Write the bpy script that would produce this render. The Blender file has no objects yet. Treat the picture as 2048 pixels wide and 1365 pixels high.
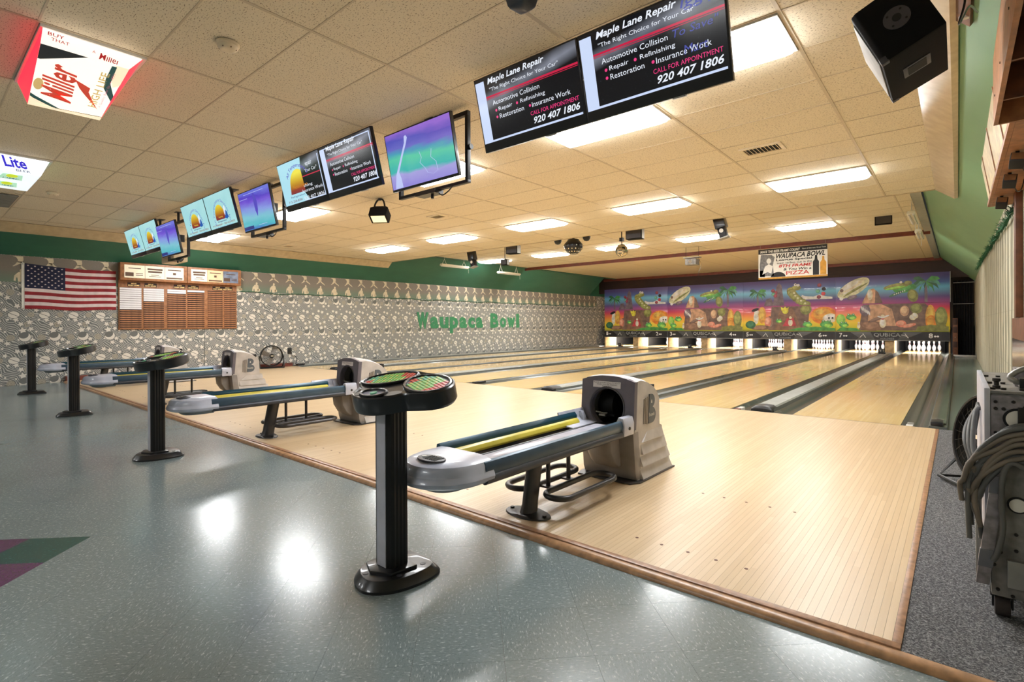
import bpy, bmesh, math, random
from mathutils import Matrix, Vector
random.seed(7)
R = math.radians
sc = bpy.context.scene
COL = sc.collection

# ---------------------------------------------------------------- camera, world, exposure
CAM_H = 1.114
cam_data = bpy.data.cameras.new('camera')
cam = bpy.data.objects.new('camera', cam_data)
COL.objects.link(cam)
cam_data.sensor_fit = 'HORIZONTAL'
cam_data.sensor_width = 36.0
cam_data.lens = 36.0 * 1044.1 / 2048.0
cam_data.shift_y = -(682.5 - 649.3) / 2048.0
cam_data.clip_start = 0.05
cam.matrix_world = Matrix.Translation((0, 0, CAM_H)) @ Matrix.Rotation(0.7068, 4, 'Z') @ Matrix.Rotation(R(90), 4, 'X') @ Matrix.Rotation(-0.0053, 4, 'Z')
sc.camera = cam
world = bpy.data.worlds.new('world')
sc.world = world
world.use_nodes = True
world.node_tree.nodes['Background'].inputs[0].default_value = (0.5, 0.48, 0.45, 1)
world.node_tree.nodes['Background'].inputs[1].default_value = 0.05
sc.view_settings.view_transform = 'Standard'
sc.view_settings.look = 'None'
sc.view_settings.gamma = 1.0
sc.view_settings.use_curve_mapping = False
sc.view_settings.exposure = 0.0
LAMP = 37.0            # emission of every ceiling troffer lens
sc.cycles.max_bounces = 8
sc.cycles.diffuse_bounces = 5
sc.cycles.glossy_bounces = 4
sc.cycles.sample_clamp_indirect = 6.0

# ---------------------------------------------------------------- main measures (metres)
P = 3.374; W = 1.054; DW = 0.7375; XR8 = -0.477; YF = 7.017; YA = 2.205; XA = -0.152
GUT = 0.235
YPIN = YF + 18.29
XL, XRW = -14.1, 0.45            # left and right wall
ZC1, ZC2 = 3.09, 3.37            # near and far ceiling
YSTEP = 10.0
ZSL = 2.53                       # foot of the slopes
YM = 23.3                        # masking front
FZ = -0.03                       # tile floor level
def lane_right(n):               # right edge of lane n (8 is the rightmost)
    k = (8 - n) // 2
    return XR8 - k * P - (0 if n % 2 == 0 else W + DW)
NUM = ['zero', 'one', 'two', 'three', 'four', 'five', 'six', 'seven', 'eight']
def lanes(k): return f'lanes {NUM[7 - 2 * k]} and {NUM[8 - 2 * k]}'
def div_x(k):                    # middle of the wide division of pair k (0: lanes 7 and 8)
    return XR8 - W - DW / 2 - k * P

# ---------------------------------------------------------------- colour and node helpers
def lin(c):
    c = c / 255.0
    return c / 12.92 if c <= 0.04045 else ((c + 0.055) / 1.055) ** 2.4
def S(r, g, b): return (lin(r), lin(g), lin(b), 1.0)

class V:
    def __init__(s, nt, k): s.nt, s.k = nt, k
    def _m(s, op, b=None, c=None, rev=False):
        n = s.nt.nodes.new('ShaderNodeMath'); n.operation = op
        args = [s, b, c]
        if rev: args = [b, s]
        for i, a in enumerate(args):
            if a is None: continue
            if isinstance(a, V): s.nt.links.new(a.k, n.inputs[i])
            else: n.inputs[i].default_value = a
        return V(s.nt, n.outputs[0])
    def __add__(s, o): return s._m('ADD', o)
    __radd__ = __add__
    def __sub__(s, o): return s._m('SUBTRACT', o)
    def __rsub__(s, o): return s._m('SUBTRACT', o, rev=True)
    def __mul__(s, o): return s._m('MULTIPLY', o)
    __rmul__ = __mul__
    def __truediv__(s, o): return s._m('DIVIDE', o)
    def __lt__(s, o): return s._m('LESS_THAN', o)
    def __gt__(s, o): return s._m('GREATER_THAN', o)
    def fract(s): return s._m('FRACT')
    def floor(s): return s._m('FLOOR')
    def abs(s): return s._m('ABSOLUTE')
    def sqrt(s): return s._m('SQRT')
    def sin(s): return s._m('SINE')
    def cos(s): return s._m('COSINE')
    def max(s, o): return s._m('MAXIMUM', o)
    def min(s, o): return s._m('MINIMUM', o)
    def atan2(s, o): return s._m('ARCTAN2', o)
    def step(s, a, b):      # smooth ramp 0..1 between a and b
        n = s.nt.nodes.new('ShaderNodeMapRange'); n.interpolation_type = 'SMOOTHSTEP'
        s.nt.links.new(s.k, n.inputs[0]); n.inputs[1].default_value = a; n.inputs[2].default_value = b
        return V(s.nt, n.outputs[0])

class Mat:
    def __init__(s, name):
        s.m = bpy.data.materials.new(name); s.m.use_nodes = True
        s.nt = s.m.node_tree; s.b = s.nt.nodes['Principled BSDF']
    def node(s, t, **kw):
        n = s.nt.nodes.new(t)
        for k, v in kw.items(): setattr(n, k, v)
        return n
    def link(s, a, b):
        s.nt.links.new(a.k if isinstance(a, V) else a, b)
    def pos(s):
        g = s.node('ShaderNodeNewGeometry'); x = s.node('ShaderNodeSeparateXYZ'); s.link(g.outputs['Position'], x.inputs[0])
        return [V(s.nt, x.outputs[i]) for i in range(3)]
    def obj(s):
        g = s.node('ShaderNodeTexCoord'); x = s.node('ShaderNodeSeparateXYZ'); s.link(g.outputs['Object'], x.inputs[0])
        return [V(s.nt, x.outputs[i]) for i in range(3)]
    def comb(s, x, y, z):
        n = s.node('ShaderNodeCombineXYZ')
        for i, a in enumerate((x, y, z)):
            if isinstance(a, V): s.link(a, n.inputs[i])
            else: n.inputs[i].default_value = a
        return n.outputs[0]
    def noise(s, vec, scale, detail=2.0, rough=0.5):
        n = s.node('ShaderNodeTexNoise'); n.inputs['Scale'].default_value = scale
        n.inputs['Detail'].default_value = detail; n.inputs['Roughness'].default_value = rough
        if vec is not None: s.link(vec, n.inputs['Vector'])
        return V(s.nt, n.outputs[0])
    def white(s, vec):
        n = s.node('ShaderNodeTexWhiteNoise', noise_dimensions='3D'); s.link(vec, n.inputs['Vector'])
        return V(s.nt, n.outputs['Value'])
    def voro(s, vec, scale):
        n = s.node('ShaderNodeTexVoronoi'); n.inputs['Scale'].default_value = scale; s.link(vec, n.inputs['Vector'])
        return n
    def mix(s, f, a, b):
        n = s.node('ShaderNodeMix', data_type='RGBA')
        for sock, v in ((n.inputs[0], f), (n.inputs[6], a), (n.inputs[7], b)):
            if isinstance(v, V): s.link(v, sock)
            elif hasattr(v, 'is_output'): s.link(v, sock)
            else: sock.default_value = v
        return n.outputs[2]
    def ramp(s, f, stops):
        n = s.node('ShaderNodeValToRGB'); e = n.color_ramp.elements
        while len(e) < len(stops): e.new(0.5)
        for i, (p, c) in enumerate(stops): e[i].position = p; e[i].color = c
        s.link(f, n.inputs[0]); return n.outputs[0]
    def base(s, c):
        if hasattr(c, 'is_output'): s.link(c, s.b.inputs['Base Color'])
        else: s.b.inputs['Base Color'].default_value = c
    def set(s, **kw):
        for k, v in kw.items():
            k = k.replace('_', ' ')
            if isinstance(v, V): s.link(v, s.b.inputs[k])
            elif hasattr(v, 'is_output'): s.link(v, s.b.inputs[k])
            else: s.b.inputs[k].default_value = v
        return s
    def bump(s, h, strength=0.3, dist=0.01):
        n = s.node('ShaderNodeBump'); n.inputs['Strength'].default_value = strength; n.inputs['Distance'].default_value = dist
        s.link(h, n.inputs['Height']); s.link(n.outputs[0], s.b.inputs['Normal'])

MATS = {}
def mk(name, col, rough=0.5, metal=0.0, var=0.06, coat=0.0, emit=None, es=0.0, scale=9.0, alpha=1.0, trans=0.0, spec=0.5):
    """a painted / plastic / metal surface with a little tonal variation"""
    m = Mat(name)
    if var > 0:
        g = m.node('ShaderNodeTexCoord')
        f = m.noise(g.outputs['Object'], scale, 3)
        lo = tuple(c * (1 - var * 2) for c in col[:3]) + (1,); hi = tuple(min(1, c * (1 + var * 2)) for c in col[:3]) + (1,)
        m.base(m.ramp(f, [(0.3, lo), (0.7, hi)]))
    else: m.base(col)
    m.set(Roughness=rough, Metallic=metal, Coat_Weight=coat, Alpha=alpha, Transmission_Weight=trans, Specular_IOR_Level=spec)
    if emit is not None:
        m.b.inputs['Emission Color'].default_value = emit; m.b.inputs['Emission Strength'].default_value = es
    MATS[name] = m.m
    return m.m

# plain materials
mk('black_plastic', S(22, 22, 24), 0.32, coat=0.2)
mk('black_matte', S(14, 14, 15), 0.7)
mk('black_metal', S(26, 25, 25), 0.4, 0.4)
mk('dark_grey', S(66, 64, 70), 0.45)
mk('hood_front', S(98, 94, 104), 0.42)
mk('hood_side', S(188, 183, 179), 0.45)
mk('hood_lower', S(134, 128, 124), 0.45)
mk('rail_blue', S(62, 84, 102), 0.35, 0.2)
mk('rail_teal', S(22, 66, 84), 0.3, 0.2)
mk('rail_under', S(62, 66, 74), 0.38, 0.35)
mk('nose_grey', S(186, 190, 206), 0.3, coat=0.3)
mk('nose_under', S(120, 128, 132), 0.45)
mk('rod_yellow', S(206, 192, 74), 0.3)
mk('steel_dark', S(74, 72, 72), 0.36, 0.6)
mk('clear_tray', S(200, 200, 214), 0.12, alpha=0.82)
mk('white_paper', S(225, 222, 224), 0.7, var=0.02)
mk('ink_dark', S(40, 40, 50), 0.7, var=0)
mk('logo_slate', S(84, 92, 100), 0.4)
mk('logo_stripe', S(140, 132, 124), 0.4)
mk('white_gloss', S(235, 232, 226), 0.25, var=0.02)
mk('white_paint', S(226, 222, 212), 0.5, var=0.03)
mk('cream_plastic', S(222, 206, 176), 0.5)
mk('pin_white', S(238, 236, 234), 0.22, var=0.01, coat=0.4)
mk('pin_red', S(190, 40, 60), 0.3, var=0)
mk('wood_trim', S(156, 116, 86), 0.35, var=0.16, scale=30)
mk('wood_round', S(172, 132, 96), 0.32, var=0.14, scale=26)
mk('wood_red', S(110, 52, 40), 0.45, var=0.1)
mk('wood_oak', S(152, 102, 64), 0.5, var=0.14, scale=14)
mk('wood_oak_dark', S(98, 58, 34), 0.55, var=0.16, scale=14)
mk('wood_pale', S(206, 190, 152), 0.55, var=0.1, scale=12)
mk('slot_dark', S(52, 28, 18), 0.6)
mk('grid_white', S(196, 180, 154), 0.5, var=0.02)
mk('trim_beige', S(190, 170, 134), 0.22, var=0.05)
mk('metal_grey', S(150, 148, 142), 0.4, 0.6, var=0.1)
mk('metal_dull', S(128, 124, 118), 0.5, 0.35, var=0.16, scale=20)
mk('metal_plate', S(134, 128, 130), 0.5, 0.3, var=0.2, scale=26)
mk('bolt_dark', S(50, 46, 42), 0.45, 0.6)
mk('cable_grey', S(86, 86, 84), 0.5, var=0.12)
mk('cable_tan', S(112, 102, 90), 0.55, var=0.12)
mk('rubber', S(52, 44, 40), 0.75)
mk('tape_grey', S(110, 110, 116), 0.25, 0.2)
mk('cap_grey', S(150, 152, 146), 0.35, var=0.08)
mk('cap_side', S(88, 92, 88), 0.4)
mk('cap_black', S(30, 30, 32), 0.4)
mk('gutter', S(92, 94, 88), 0.22, 0.2, var=0.12, scale=4)
mk('curtain_black', S(12, 12, 13), 0.85)
mk('kick_tan', S(196, 166, 120), 0.4, var=0.12)
mk('mirror_ball', S(210, 200, 180), 0.12, 1.0)
mk('chrome', S(190, 190, 190), 0.15, 1.0)
mk('garland', S(40, 92, 60), 0.6, var=0.25, scale=40)
mk('letter_green', S(56, 128, 88), 0.6, var=0.12, scale=30)
mk('print_cream', S(214, 200, 172), 0.75, var=0.05)
mk('print_brown', S(140, 100, 70), 0.75, var=0.05)
mk('flag_red', S(138, 30, 38), 0.8, var=0.08)
mk('flag_white', S(212, 196, 194), 0.8, var=0.05)
mk('flag_blue', S(26, 28, 58), 0.8, var=0.08)
mk('sensor_black', S(30, 28, 28), 0.4)
mk('grille_grey', S(150, 146, 140), 0.6)
mk('speaker_black', S(11, 10, 11), 0.85, var=0.1, scale=60, spec=0.25)
mk('lens_white', S(250, 248, 240), 0.4, var=0, emit=(0.965, 0.985, 1.0, 1), es=LAMP)
mk('pit_lamp', S(250, 248, 240), 0.4, var=0, emit=(1.0, 0.96, 0.92, 1), es=230)
mk('batten_tube', S(250, 248, 240), 0.4, var=0, emit=(1.0, 0.97, 0.93, 1), es=165)
mk('strip_silver', S(188, 188, 198), 0.4, 0.2)
mk('lens_warm', S(250, 230, 180), 0.4, var=0, emit=(1.0, 0.85, 0.55, 1), es=0.8)
mk('tube_white', S(238, 232, 216), 0.35, var=0.02)
mk('carton_red', S(210, 30, 50), 0.4, var=0.03, emit=(1.0, 0.012, 0.04, 1), es=1.7)
mk('carton_white', S(245, 238, 228), 0.4, var=0.03, emit=(1.0, 0.93, 0.84, 1), es=0.95)
mk('carton_cream', S(240, 215, 170), 0.4, var=0.03, emit=(1.0, 0.85, 0.62, 1), es=0.8)
mk('sign_red', S(205, 70, 50), 0.5, var=0, emit=S(215, 70, 50), es=0.55)
mk('sign_deepred', S(170, 20, 35), 0.5, var=0, emit=S(170, 20, 35), es=0.5)
mk('sign_black', S(30, 40, 44), 0.5, var=0, emit=S(30, 36, 44), es=0.3)
mk('sign_teal', S(30, 80, 80), 0.5, var=0, emit=S(30, 80, 80), es=0.5)
mk('sign_gold', S(214, 184, 120), 0.5, var=0, emit=S(214, 184, 120), es=0.6)
mk('sign_pink', S(230, 130, 150), 0.5, var=0, emit=S(230, 130, 150), es=0.6)
mk('lite_white', S(236, 242, 246), 0.4, var=0.02, emit=(0.90, 0.97, 1.0, 1), es=1.25)
mk('lite_white2', S(220, 232, 238), 0.4, var=0.02, emit=(0.86, 0.95, 1.0, 1), es=0.85)
mk('lite_blue', S(50, 40, 190), 0.4, var=0, emit=S(58, 48, 200), es=0.8)
mk('lite_grey', S(90, 96, 120), 0.4, var=0, emit=S(90, 96, 120), es=0.7)
mk('lite_lime', S(196, 214, 40), 0.4, var=0, emit=S(196, 214, 40), es=0.8)
mk('lite_mint', S(170, 220, 190), 0.4, var=0, emit=S(170, 220, 190), es=0.8)
mk('board_sign', S(232, 222, 196), 0.5, var=0.03, emit=S(232, 222, 196), es=0.25)
mk('board_sign_peach', S(232, 190, 150), 0.5, var=0.04, emit=S(232, 190, 150), es=0.22)
mk('board_sign_blue', S(110, 120, 140), 0.5, var=0.2, emit=S(110, 120, 140), es=0.2)
mk('ink_brown', S(96, 70, 52), 0.6, var=0.05)
mk('banner_white', S(232, 230, 224), 0.6, var=0.02)
mk('banner_black', S(24, 22, 24), 0.6, var=0)
mk('banner_red', S(190, 40, 36), 0.6, var=0)
mk('banner_grey', S(120, 120, 122), 0.6, var=0.2, scale=20)
mk('banner_gold', S(206, 150, 50), 0.6, var=0.1)
# screens
def screen(name, col, e=1.0): return mk(name, S(12, 12, 14), 0.18, var=0, emit=S(*col), es=e)
for nm, c in dict(scr_white=(235, 240, 250), scr_red=(200, 30, 70), scr_pink=(235, 60, 130), scr_ice=(205, 220, 250), scr_navy=(40, 50, 120),
                  scr_violet=(90, 80, 190), scr_brown=(140, 60, 40), scr_yellow=(240, 215, 60), scr_orange=(220, 140, 40), scr_blue=(40, 90, 170),
                  scr_lilac=(190, 200, 245), scr_sky=(175, 225, 240), scr_grey=(150, 160, 175), scr_maroon=(120, 20, 40), scr_ghost=(66, 74, 160)).items():
    screen(nm, c)
# keypad colours
for nm, c in dict(key_green=(150, 215, 110), key_red=(225, 80, 60), key_yellow=(215, 215, 110), key_mint=(120, 200, 160)).items():
    mk(nm, S(*c), 0.35, var=0)
mk('key_bed', S(150, 150, 168), 0.4)
# ---------------------------------------------------------------- procedural surface materials
def wood_boards(name, c1, c2, c3, pitch, rough, coat, x0):
    m = Mat(name); x, y, z = m.pos()
    u = (x - x0) / pitch
    i = u.floor()
    r0 = m.white(m.comb(i, 3.7, 1.1))
    j = ((y + r0 * 3.0) / 1.15).floor()
    r1 = m.white(m.comb(i, j, 5.0))
    grain = m.noise(m.comb(x * 90.0, y * 3.0 + r1 * 40.0, 0.0), 1.0, 4, 0.6)
    t = r1 * 0.5 + grain * 0.5
    col = m.ramp(t, [(0.1, c1), (0.5, c2), (0.9, c3)])
    e = (u.fract() - 0.5).abs()
    line = e.step(0.475, 0.497)
    col = m.mix(line * 0.45, col, tuple(c * 0.45 for c in c1[:3]) + (1,))
    m.base(col)
    wear = m.noise(m.comb(x * 0.8, y * 0.8, 0.0), 2.0, 3)
    m.set(Roughness=wear * 0.08 + (rough - 0.04 if rough < 0.25 else 0.282), Coat_Weight=coat, Coat_Roughness=0.06 if coat > 0.3 else 0.28)
    MATS[name] = m.m
wood_boards('approach_wood', S(198, 170, 132), S(206, 179, 141), S(214, 189, 154), 0.02703, 0.29, 0.10, XR8)
wood_boards('lane_wood', S(218, 184, 124), S(226, 194, 134), S(232, 204, 150), 0.02703, 0.19, 0.35, XR8)
wood_boards('pin_deck', S(198, 150, 86), S(214, 172, 106), S(224, 186, 122), 0.02703, 0.14, 0.6, XR8)

def vct(name, base_c, fleck_l, fleck_d, amt=1.0):
    m = Mat(name); x, y, z = m.obj()
    info = m.node('ShaderNodeObjectInfo'); rnd = V(m.nt, info.outputs['Random'])
    off = rnd * 37.0
    vec = m.comb(x * 46.0 + off, y * 120.0 + off, 0.0)
    n1 = m.noise(vec, 1.0, 3, 0.65)
    n2 = m.noise(m.comb(x * 70.0 + off, y * 130.0 - off, 0.0), 1.0, 3, 0.7)
    n3 = m.noise(m.comb(x * 3.0 + off, y * 3.0, 0.0), 1.0, 2)
    col = m.mix(n3 * 0.5 + rnd * 0.4, base_c, tuple(c * 0.88 for c in base_c[:3]) + (1,))
    col = m.mix(n1.step(0.55, 0.70) * 0.65 * amt, col, fleck_l)
    col = m.mix(n2.step(0.54, 0.68) * 0.6 * amt, col, fleck_d)
    col = m.mix((1.0 - n1).step(0.58, 0.72) * 0.35 * amt, col, fleck_d)
    m.base(col)
    m.set(Roughness=n3 * 0.08 + 0.175, Coat_Weight=0.15, Coat_Roughness=0.14, Specular_IOR_Level=0.4)
    m.bump(n1, 0.05, 0.002)
    MATS[name] = m.m
vct('vct_grey', S(120, 133, 135), S(196, 206, 206), S(78, 94, 96))
vct('vct_teal', S(42, 82, 80), S(80, 120, 116), S(24, 52, 54), 0.8)
vct('vct_purple', S(92, 58, 92), S(130, 92, 126), S(58, 34, 62), 0.8)

m = Mat('ceiling_panel'); x, y, z = m.pos()
n = m.noise(m.comb(x * 60.0, y * 130.0, 0.0), 1.0, 2, 0.5); n2 = m.noise(m.comb(x * 160.0, y * 190.0, 0.0), 1.0, 1, 0.5); n3 = m.noise(m.comb(x * 0.7, y * 0.7, 0.0), 1.0, 3)
inf = V(m.nt, m.node('ShaderNodeObjectInfo').outputs['Random'])
col = m.mix(n3 * 0.6 + inf * 0.25, S(232, 220, 196), S(216, 202, 174))
col = m.mix(n.step(0.60, 0.66) * 0.9, col, S(116, 92, 66))
col = m.mix(n2.step(0.66, 0.74) * 0.4, col, S(130, 106, 80))
m.base(col); m.set(Roughness=0.85); m.bump((1.0 - n.step(0.6, 0.7)), 0.4, 0.004)
MATS['ceiling_panel'] = m.m
m = Mat('ceiling_far'); x, y, z = m.pos()
wv = (y * 22.0 + m.noise(m.comb(x * 0.5, y * 2.0, 0.0), 1.0, 2) * 3.0).sin()
lines = (((x + 4.51) / 1.219).fract() - 0.5).abs().step(0.488, 0.497)
col = m.mix(wv * 0.5 + 0.5, S(232, 216, 182), S(222, 204, 168))
col = m.mix(lines * 0.6, col, S(150, 124, 84))
m.base(col); m.set(Roughness=0.6); m.bump(wv, 0.15, 0.01)
MATS['ceiling_far'] = m.m

# slopes and walls
def paint(name, a, b, sx, sy, sz, rough):
    m = Mat(name); x, y, z = m.pos()
    n = m.noise(m.comb(x * sx, y * sy, z * sz), 1.0, 4, 0.6)
    m.base(m.ramp(n, [(0.3, a), (0.7, b)])); m.set(Roughness=rough); m.bump(n, 0.06, 0.01)
    MATS[name] = m.m
paint('paint_green', S(40, 92, 72), S(48, 102, 80), 3, 1.2, 3, 0.5)
paint('paint_green_light', S(104, 146, 108), S(114, 156, 116), 3, 1.2, 3, 0.45)
paint('plaster', S(176, 168, 150), S(192, 184, 166), 2, 2, 2, 0.8)
paint('dark_wall', S(34, 20, 16), S(52, 30, 22), 3, 3, 12, 0.6)
paint('floor_green', S(92, 104, 94), S(128, 138, 126), 2, 9, 2, 0.2)
paint('substrate', S(70, 52, 36), S(84, 62, 44), 3, 3, 3, 0.7)

m = Mat('carpet'); x, y, z = m.pos()
n = m.noise(m.comb(x, y, z), 150.0, 2, 0.75); n2 = m.noise(m.comb(x, y, z), 14.0, 3)
m.base(m.mix(n2 * 0.5, m.ramp(n, [(0.3, S(40, 40, 43)), (0.5, S(100, 100, 101)), (0.72, S(182, 181, 180))]), S(98, 98, 99)))
m.set(Roughness=0.95, Specular_IOR_Level=0.1); m.bump(n, 0.8, 0.01)
MATS['carpet'] = m.m

m = Mat('streaked_wallpaper'); x, y, z = m.pos()
n = m.noise(m.comb(0.0, y * 5.0, z * 1.3), 1.0, 3, 0.6)
n2 = m.noise(m.comb(0.0, y * 34.0, z * 2.6), 1.0, 2, 0.6)
w = (y * 13.0 + m.noise(m.comb(0.0, y, z * 1.2), 1.0, 2) * 5.0).sin()
seam = ((z / 0.62).fract() - 0.5).abs().step(0.485, 0.5)
col = m.ramp(w * 0.20 + n * 0.6 + n2 * 0.5 - 0.12, [(0.15, S(112, 110, 92)), (0.42, S(150, 148, 128)), (0.75, S(214, 211, 192))])
m.base(m.mix(seam * 0.25, col, S(110, 104, 88))); m.set(Roughness=0.6); m.bump(w, 0.25, 0.01)
MATS['streaked_wallpaper'] = m.m

# printed star-and-moon wallpaper: flat print, repeats every 0.456 m by 0.90 m
m = Mat('star_wallpaper'); x, y, z = m.pos()
PW, PH = 0.456, 0.90
def rel(y0, z0):
    return (((y - y0) / PW + 0.5).fract() - 0.5) * PW, (((z - z0) / PH + 0.5).fract() - 0.5) * PH
warp = m.noise(m.comb(0.0, y, z), 5.0, 1, 0.4)
lines = (warp * 34.0 + y * 120.0 + z * 150.0).sin().step(0.25, 0.75)
col = m.mix(lines * 0.9, S(108, 110, 108), S(196, 195, 188))
def over(col, mask_out, mask_in):
    if mask_out is not None: col = m.mix(mask_out, col, S(106, 107, 104))
    return m.mix(mask_in, col, S(218, 213, 202))
def spiral(col, y0, z0, Rr):
    a, b = rel(y0, z0); r = (a * a + b * b).sqrt()
    ring = (r * 330.0).sin().step(-0.1, 0.4)
    return m.mix((r < Rr) * 1.0, col, m.mix(ring, S(126, 122, 112), S(186, 180, 162)))
for a, b, rr in ((7.78, 0.90, 0.062), (7.62, 0.46, 0.055), (7.56, 1.16, 0.05)): col = spiral(col, a, b, rr)
def star(col, y0, z0, Rr, rot=0.0):
    a, b = rel(y0, z0); r = (a * a + b * b).sqrt(); seg = 2 * math.pi / 5
    t = (((a.atan2(b) + rot) / seg + 0.5).fract() - 0.5).abs() * seg
    ri = Rr * 0.46; nx, ny = ri * math.sin(seg / 2), Rr - ri * math.cos(seg / 2); c0 = Rr * ri * math.sin(seg / 2)
    d = r * (t.cos() * nx + t.sin() * ny)
    return over(col, d < c0 * 1.32, d < c0)
for a, b, rr, ro in ((7.50, 1.045, .066, .2), (7.62, 1.075, .048, .5), (7.645, 0.855, .046, .1), (7.575, 0.77, .05, .9), (7.735, 0.79, .048, .3),
                     (7.42, 0.63, .05, .7), (7.53, 0.60, .055, .2), (7.47, 0.27, .05, .5), (7.60, 0.31, .052, .0), (7.70, 0.55, .045, .9), (7.40, 1.26, .05, .4)):
    col = star(col, a, b, rr * 1.15, ro)
for a, b, rr in ((7.70, 1.02, .018), (7.44, 0.86, .017), (7.66, 0.69, .017), (7.74, 0.36, .02), (7.40, 0.99, .015), (7.55, .42, .016)):
    p, q = rel(a, b); col = over(col, None, (p * p + q * q) < rr * rr)
p, q = rel(7.53, 0.915); moon_in = ((p * p + q * q) < 0.088 ** 2); p2, q2 = p + 0.022, q - 0.048
cut = 1.0 - ((p2 * p2 + q2 * q2) < 0.078 ** 2) * 1.0
col = over(col, (p * p + q * q) < 0.097 ** 2, moon_in * cut)
p, q = rel(7.37, 0.455); e = p * p / (0.083 ** 2) + q * q / (0.067 ** 2)
band = (p * 0.5 + q + m.noise(m.comb(0.0, y, z), 6.0, 1) * 0.02 - 0.01).abs() > 0.006
col = over(col, e < 1.25, (e < 1.0) * band)
m.base(col); m.set(Roughness=0.7)
MATS['star_wallpaper'] = m.m
m = Mat('border_paper'); x, y, z = m.pos()
n = m.noise(m.comb(0.0, y, z), 60.0, 2)
g = (2.30 - z) / 0.30
col = m.mix(g.step(0.0, 1.0), S(134, 126, 116), S(112, 134, 116))
m.base(m.mix(n * 0.4, col, S(100, 92, 84))); m.set(Roughness=0.75)
MATS['border_paper'] = m.m

# high-score board, masking sunset, screens
m = Mat('mural_sunset'); x, y, z = m.pos()
g = (z - 0.77) / (2.85 - 0.77)
w = m.noise(m.comb(x * 0.5, 0.0, z * 1.0), 2.0, 2) * 0.04
m.base(m.ramp(g + w, [(0.0, S(110, 124, 66)), (0.07, S(214, 210, 60)), (0.20, S(250, 216, 74)), (0.33, S(248, 146, 80)), (0.44, S(220, 78, 108)), (0.52, S(168, 84, 146)),
                      (0.62, S(104, 88, 152)), (0.78, S(112, 190, 224)), (0.86, S(84, 108, 176)), (0.97, S(88, 80, 136))]))
m.set(Roughness=0.35, Coat_Weight=0.2)
MATS['mural_sunset'] = m.m
m = Mat('mural_fascia'); x, y, z = m.pos()
m.base(m.mix(m.noise(m.comb(x, 0.0, z * 6.0), 3.0, 2), S(64, 66, 68), S(92, 94, 94))); m.set(Roughness=0.35)
MATS['mural_fascia'] = m.m
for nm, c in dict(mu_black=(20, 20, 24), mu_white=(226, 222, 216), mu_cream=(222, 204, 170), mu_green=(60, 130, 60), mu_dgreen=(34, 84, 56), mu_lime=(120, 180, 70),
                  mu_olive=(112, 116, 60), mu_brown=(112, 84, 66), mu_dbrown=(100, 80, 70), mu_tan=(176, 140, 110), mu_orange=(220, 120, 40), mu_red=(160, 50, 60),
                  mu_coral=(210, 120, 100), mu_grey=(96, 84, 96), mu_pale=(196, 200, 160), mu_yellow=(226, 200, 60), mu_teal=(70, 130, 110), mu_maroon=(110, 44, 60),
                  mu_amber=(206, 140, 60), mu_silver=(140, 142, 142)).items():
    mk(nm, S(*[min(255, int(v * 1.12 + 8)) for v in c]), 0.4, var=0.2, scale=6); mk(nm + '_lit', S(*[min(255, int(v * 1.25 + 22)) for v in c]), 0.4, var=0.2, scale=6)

def video(name, stops, freq):
    m = Mat(name); x, y, z = m.obj()
    n = m.noise(m.comb(x * 2.0, 0.0, z * 8.0), 2.0, 3)
    g = (z + 0.25) * 2.0 + (n - 0.5) * 0.18 + x * 0.12
    c = m.ramp(g, stops)
    m.base(S(10, 10, 12)); m.link(c, m.b.inputs['Emission Color']); m.set(Emission_Strength=0.95, Roughness=0.2)
    MATS[name] = m.m
video('video_field', [(0.0, S(150, 140, 220)), (0.2, S(170, 165, 225)), (0.28, S(70, 185, 180)), (0.5, S(95, 205, 170)), (0.62, S(80, 160, 190)), (0.7, S(110, 110, 200)), (0.85, S(90, 90, 190)), (1.0, S(150, 110, 210))], 1)
video('video_game', [(0.0, S(80, 130, 200)), (0.1, S(90, 190, 200)), (0.3, S(130, 200, 215)), (0.5, S(140, 160, 230)), (0.72, S(120, 90, 215)), (0.85, S(90, 70, 200)), (1.0, S(110, 120, 220))], 1)
def screen_grad(name, f):
    m = Mat(name); x, y, z = m.obj()
    m.base(S(10, 10, 12)); c = f(m, x, z); m.link(c, m.b.inputs['Emission Color']); m.set(Emission_Strength=1.0, Roughness=0.14)
    MATS[name] = m.m
def maple(m, x, z):
    sheen = (1.0 - ((z - 0.15 - x * 0.16) / 0.07).abs()).max(0.0)
    spk = m.noise(m.comb(x, 0.0, z), 60.0, 2)
    c = m.mix(spk.step(0.62, 0.8) * 0.35, S(14, 15, 20), S(60, 74, 80))
    return m.mix(sheen * (m.noise(m.comb(x * 3.0, 0.0, z), 2.0, 1)) * 1.1, c, S(150, 155, 170))
screen_grad('scr_maple', maple)
screen_grad('scr_icebg', lambda m, x, z: m.mix(m.noise(m.comb(x, 0.0, z), 2.5, 2), S(140, 205, 215), S(190, 235, 232)))
screen_grad('scr_sun', lambda m, x, z: m.ramp((z + 0.12) * 4.2, [(0.0, S(110, 40, 70)), (0.25, S(150, 60, 40)), (0.55, S(200, 150, 40)), (1.0, S(240, 225, 70))]))

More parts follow.
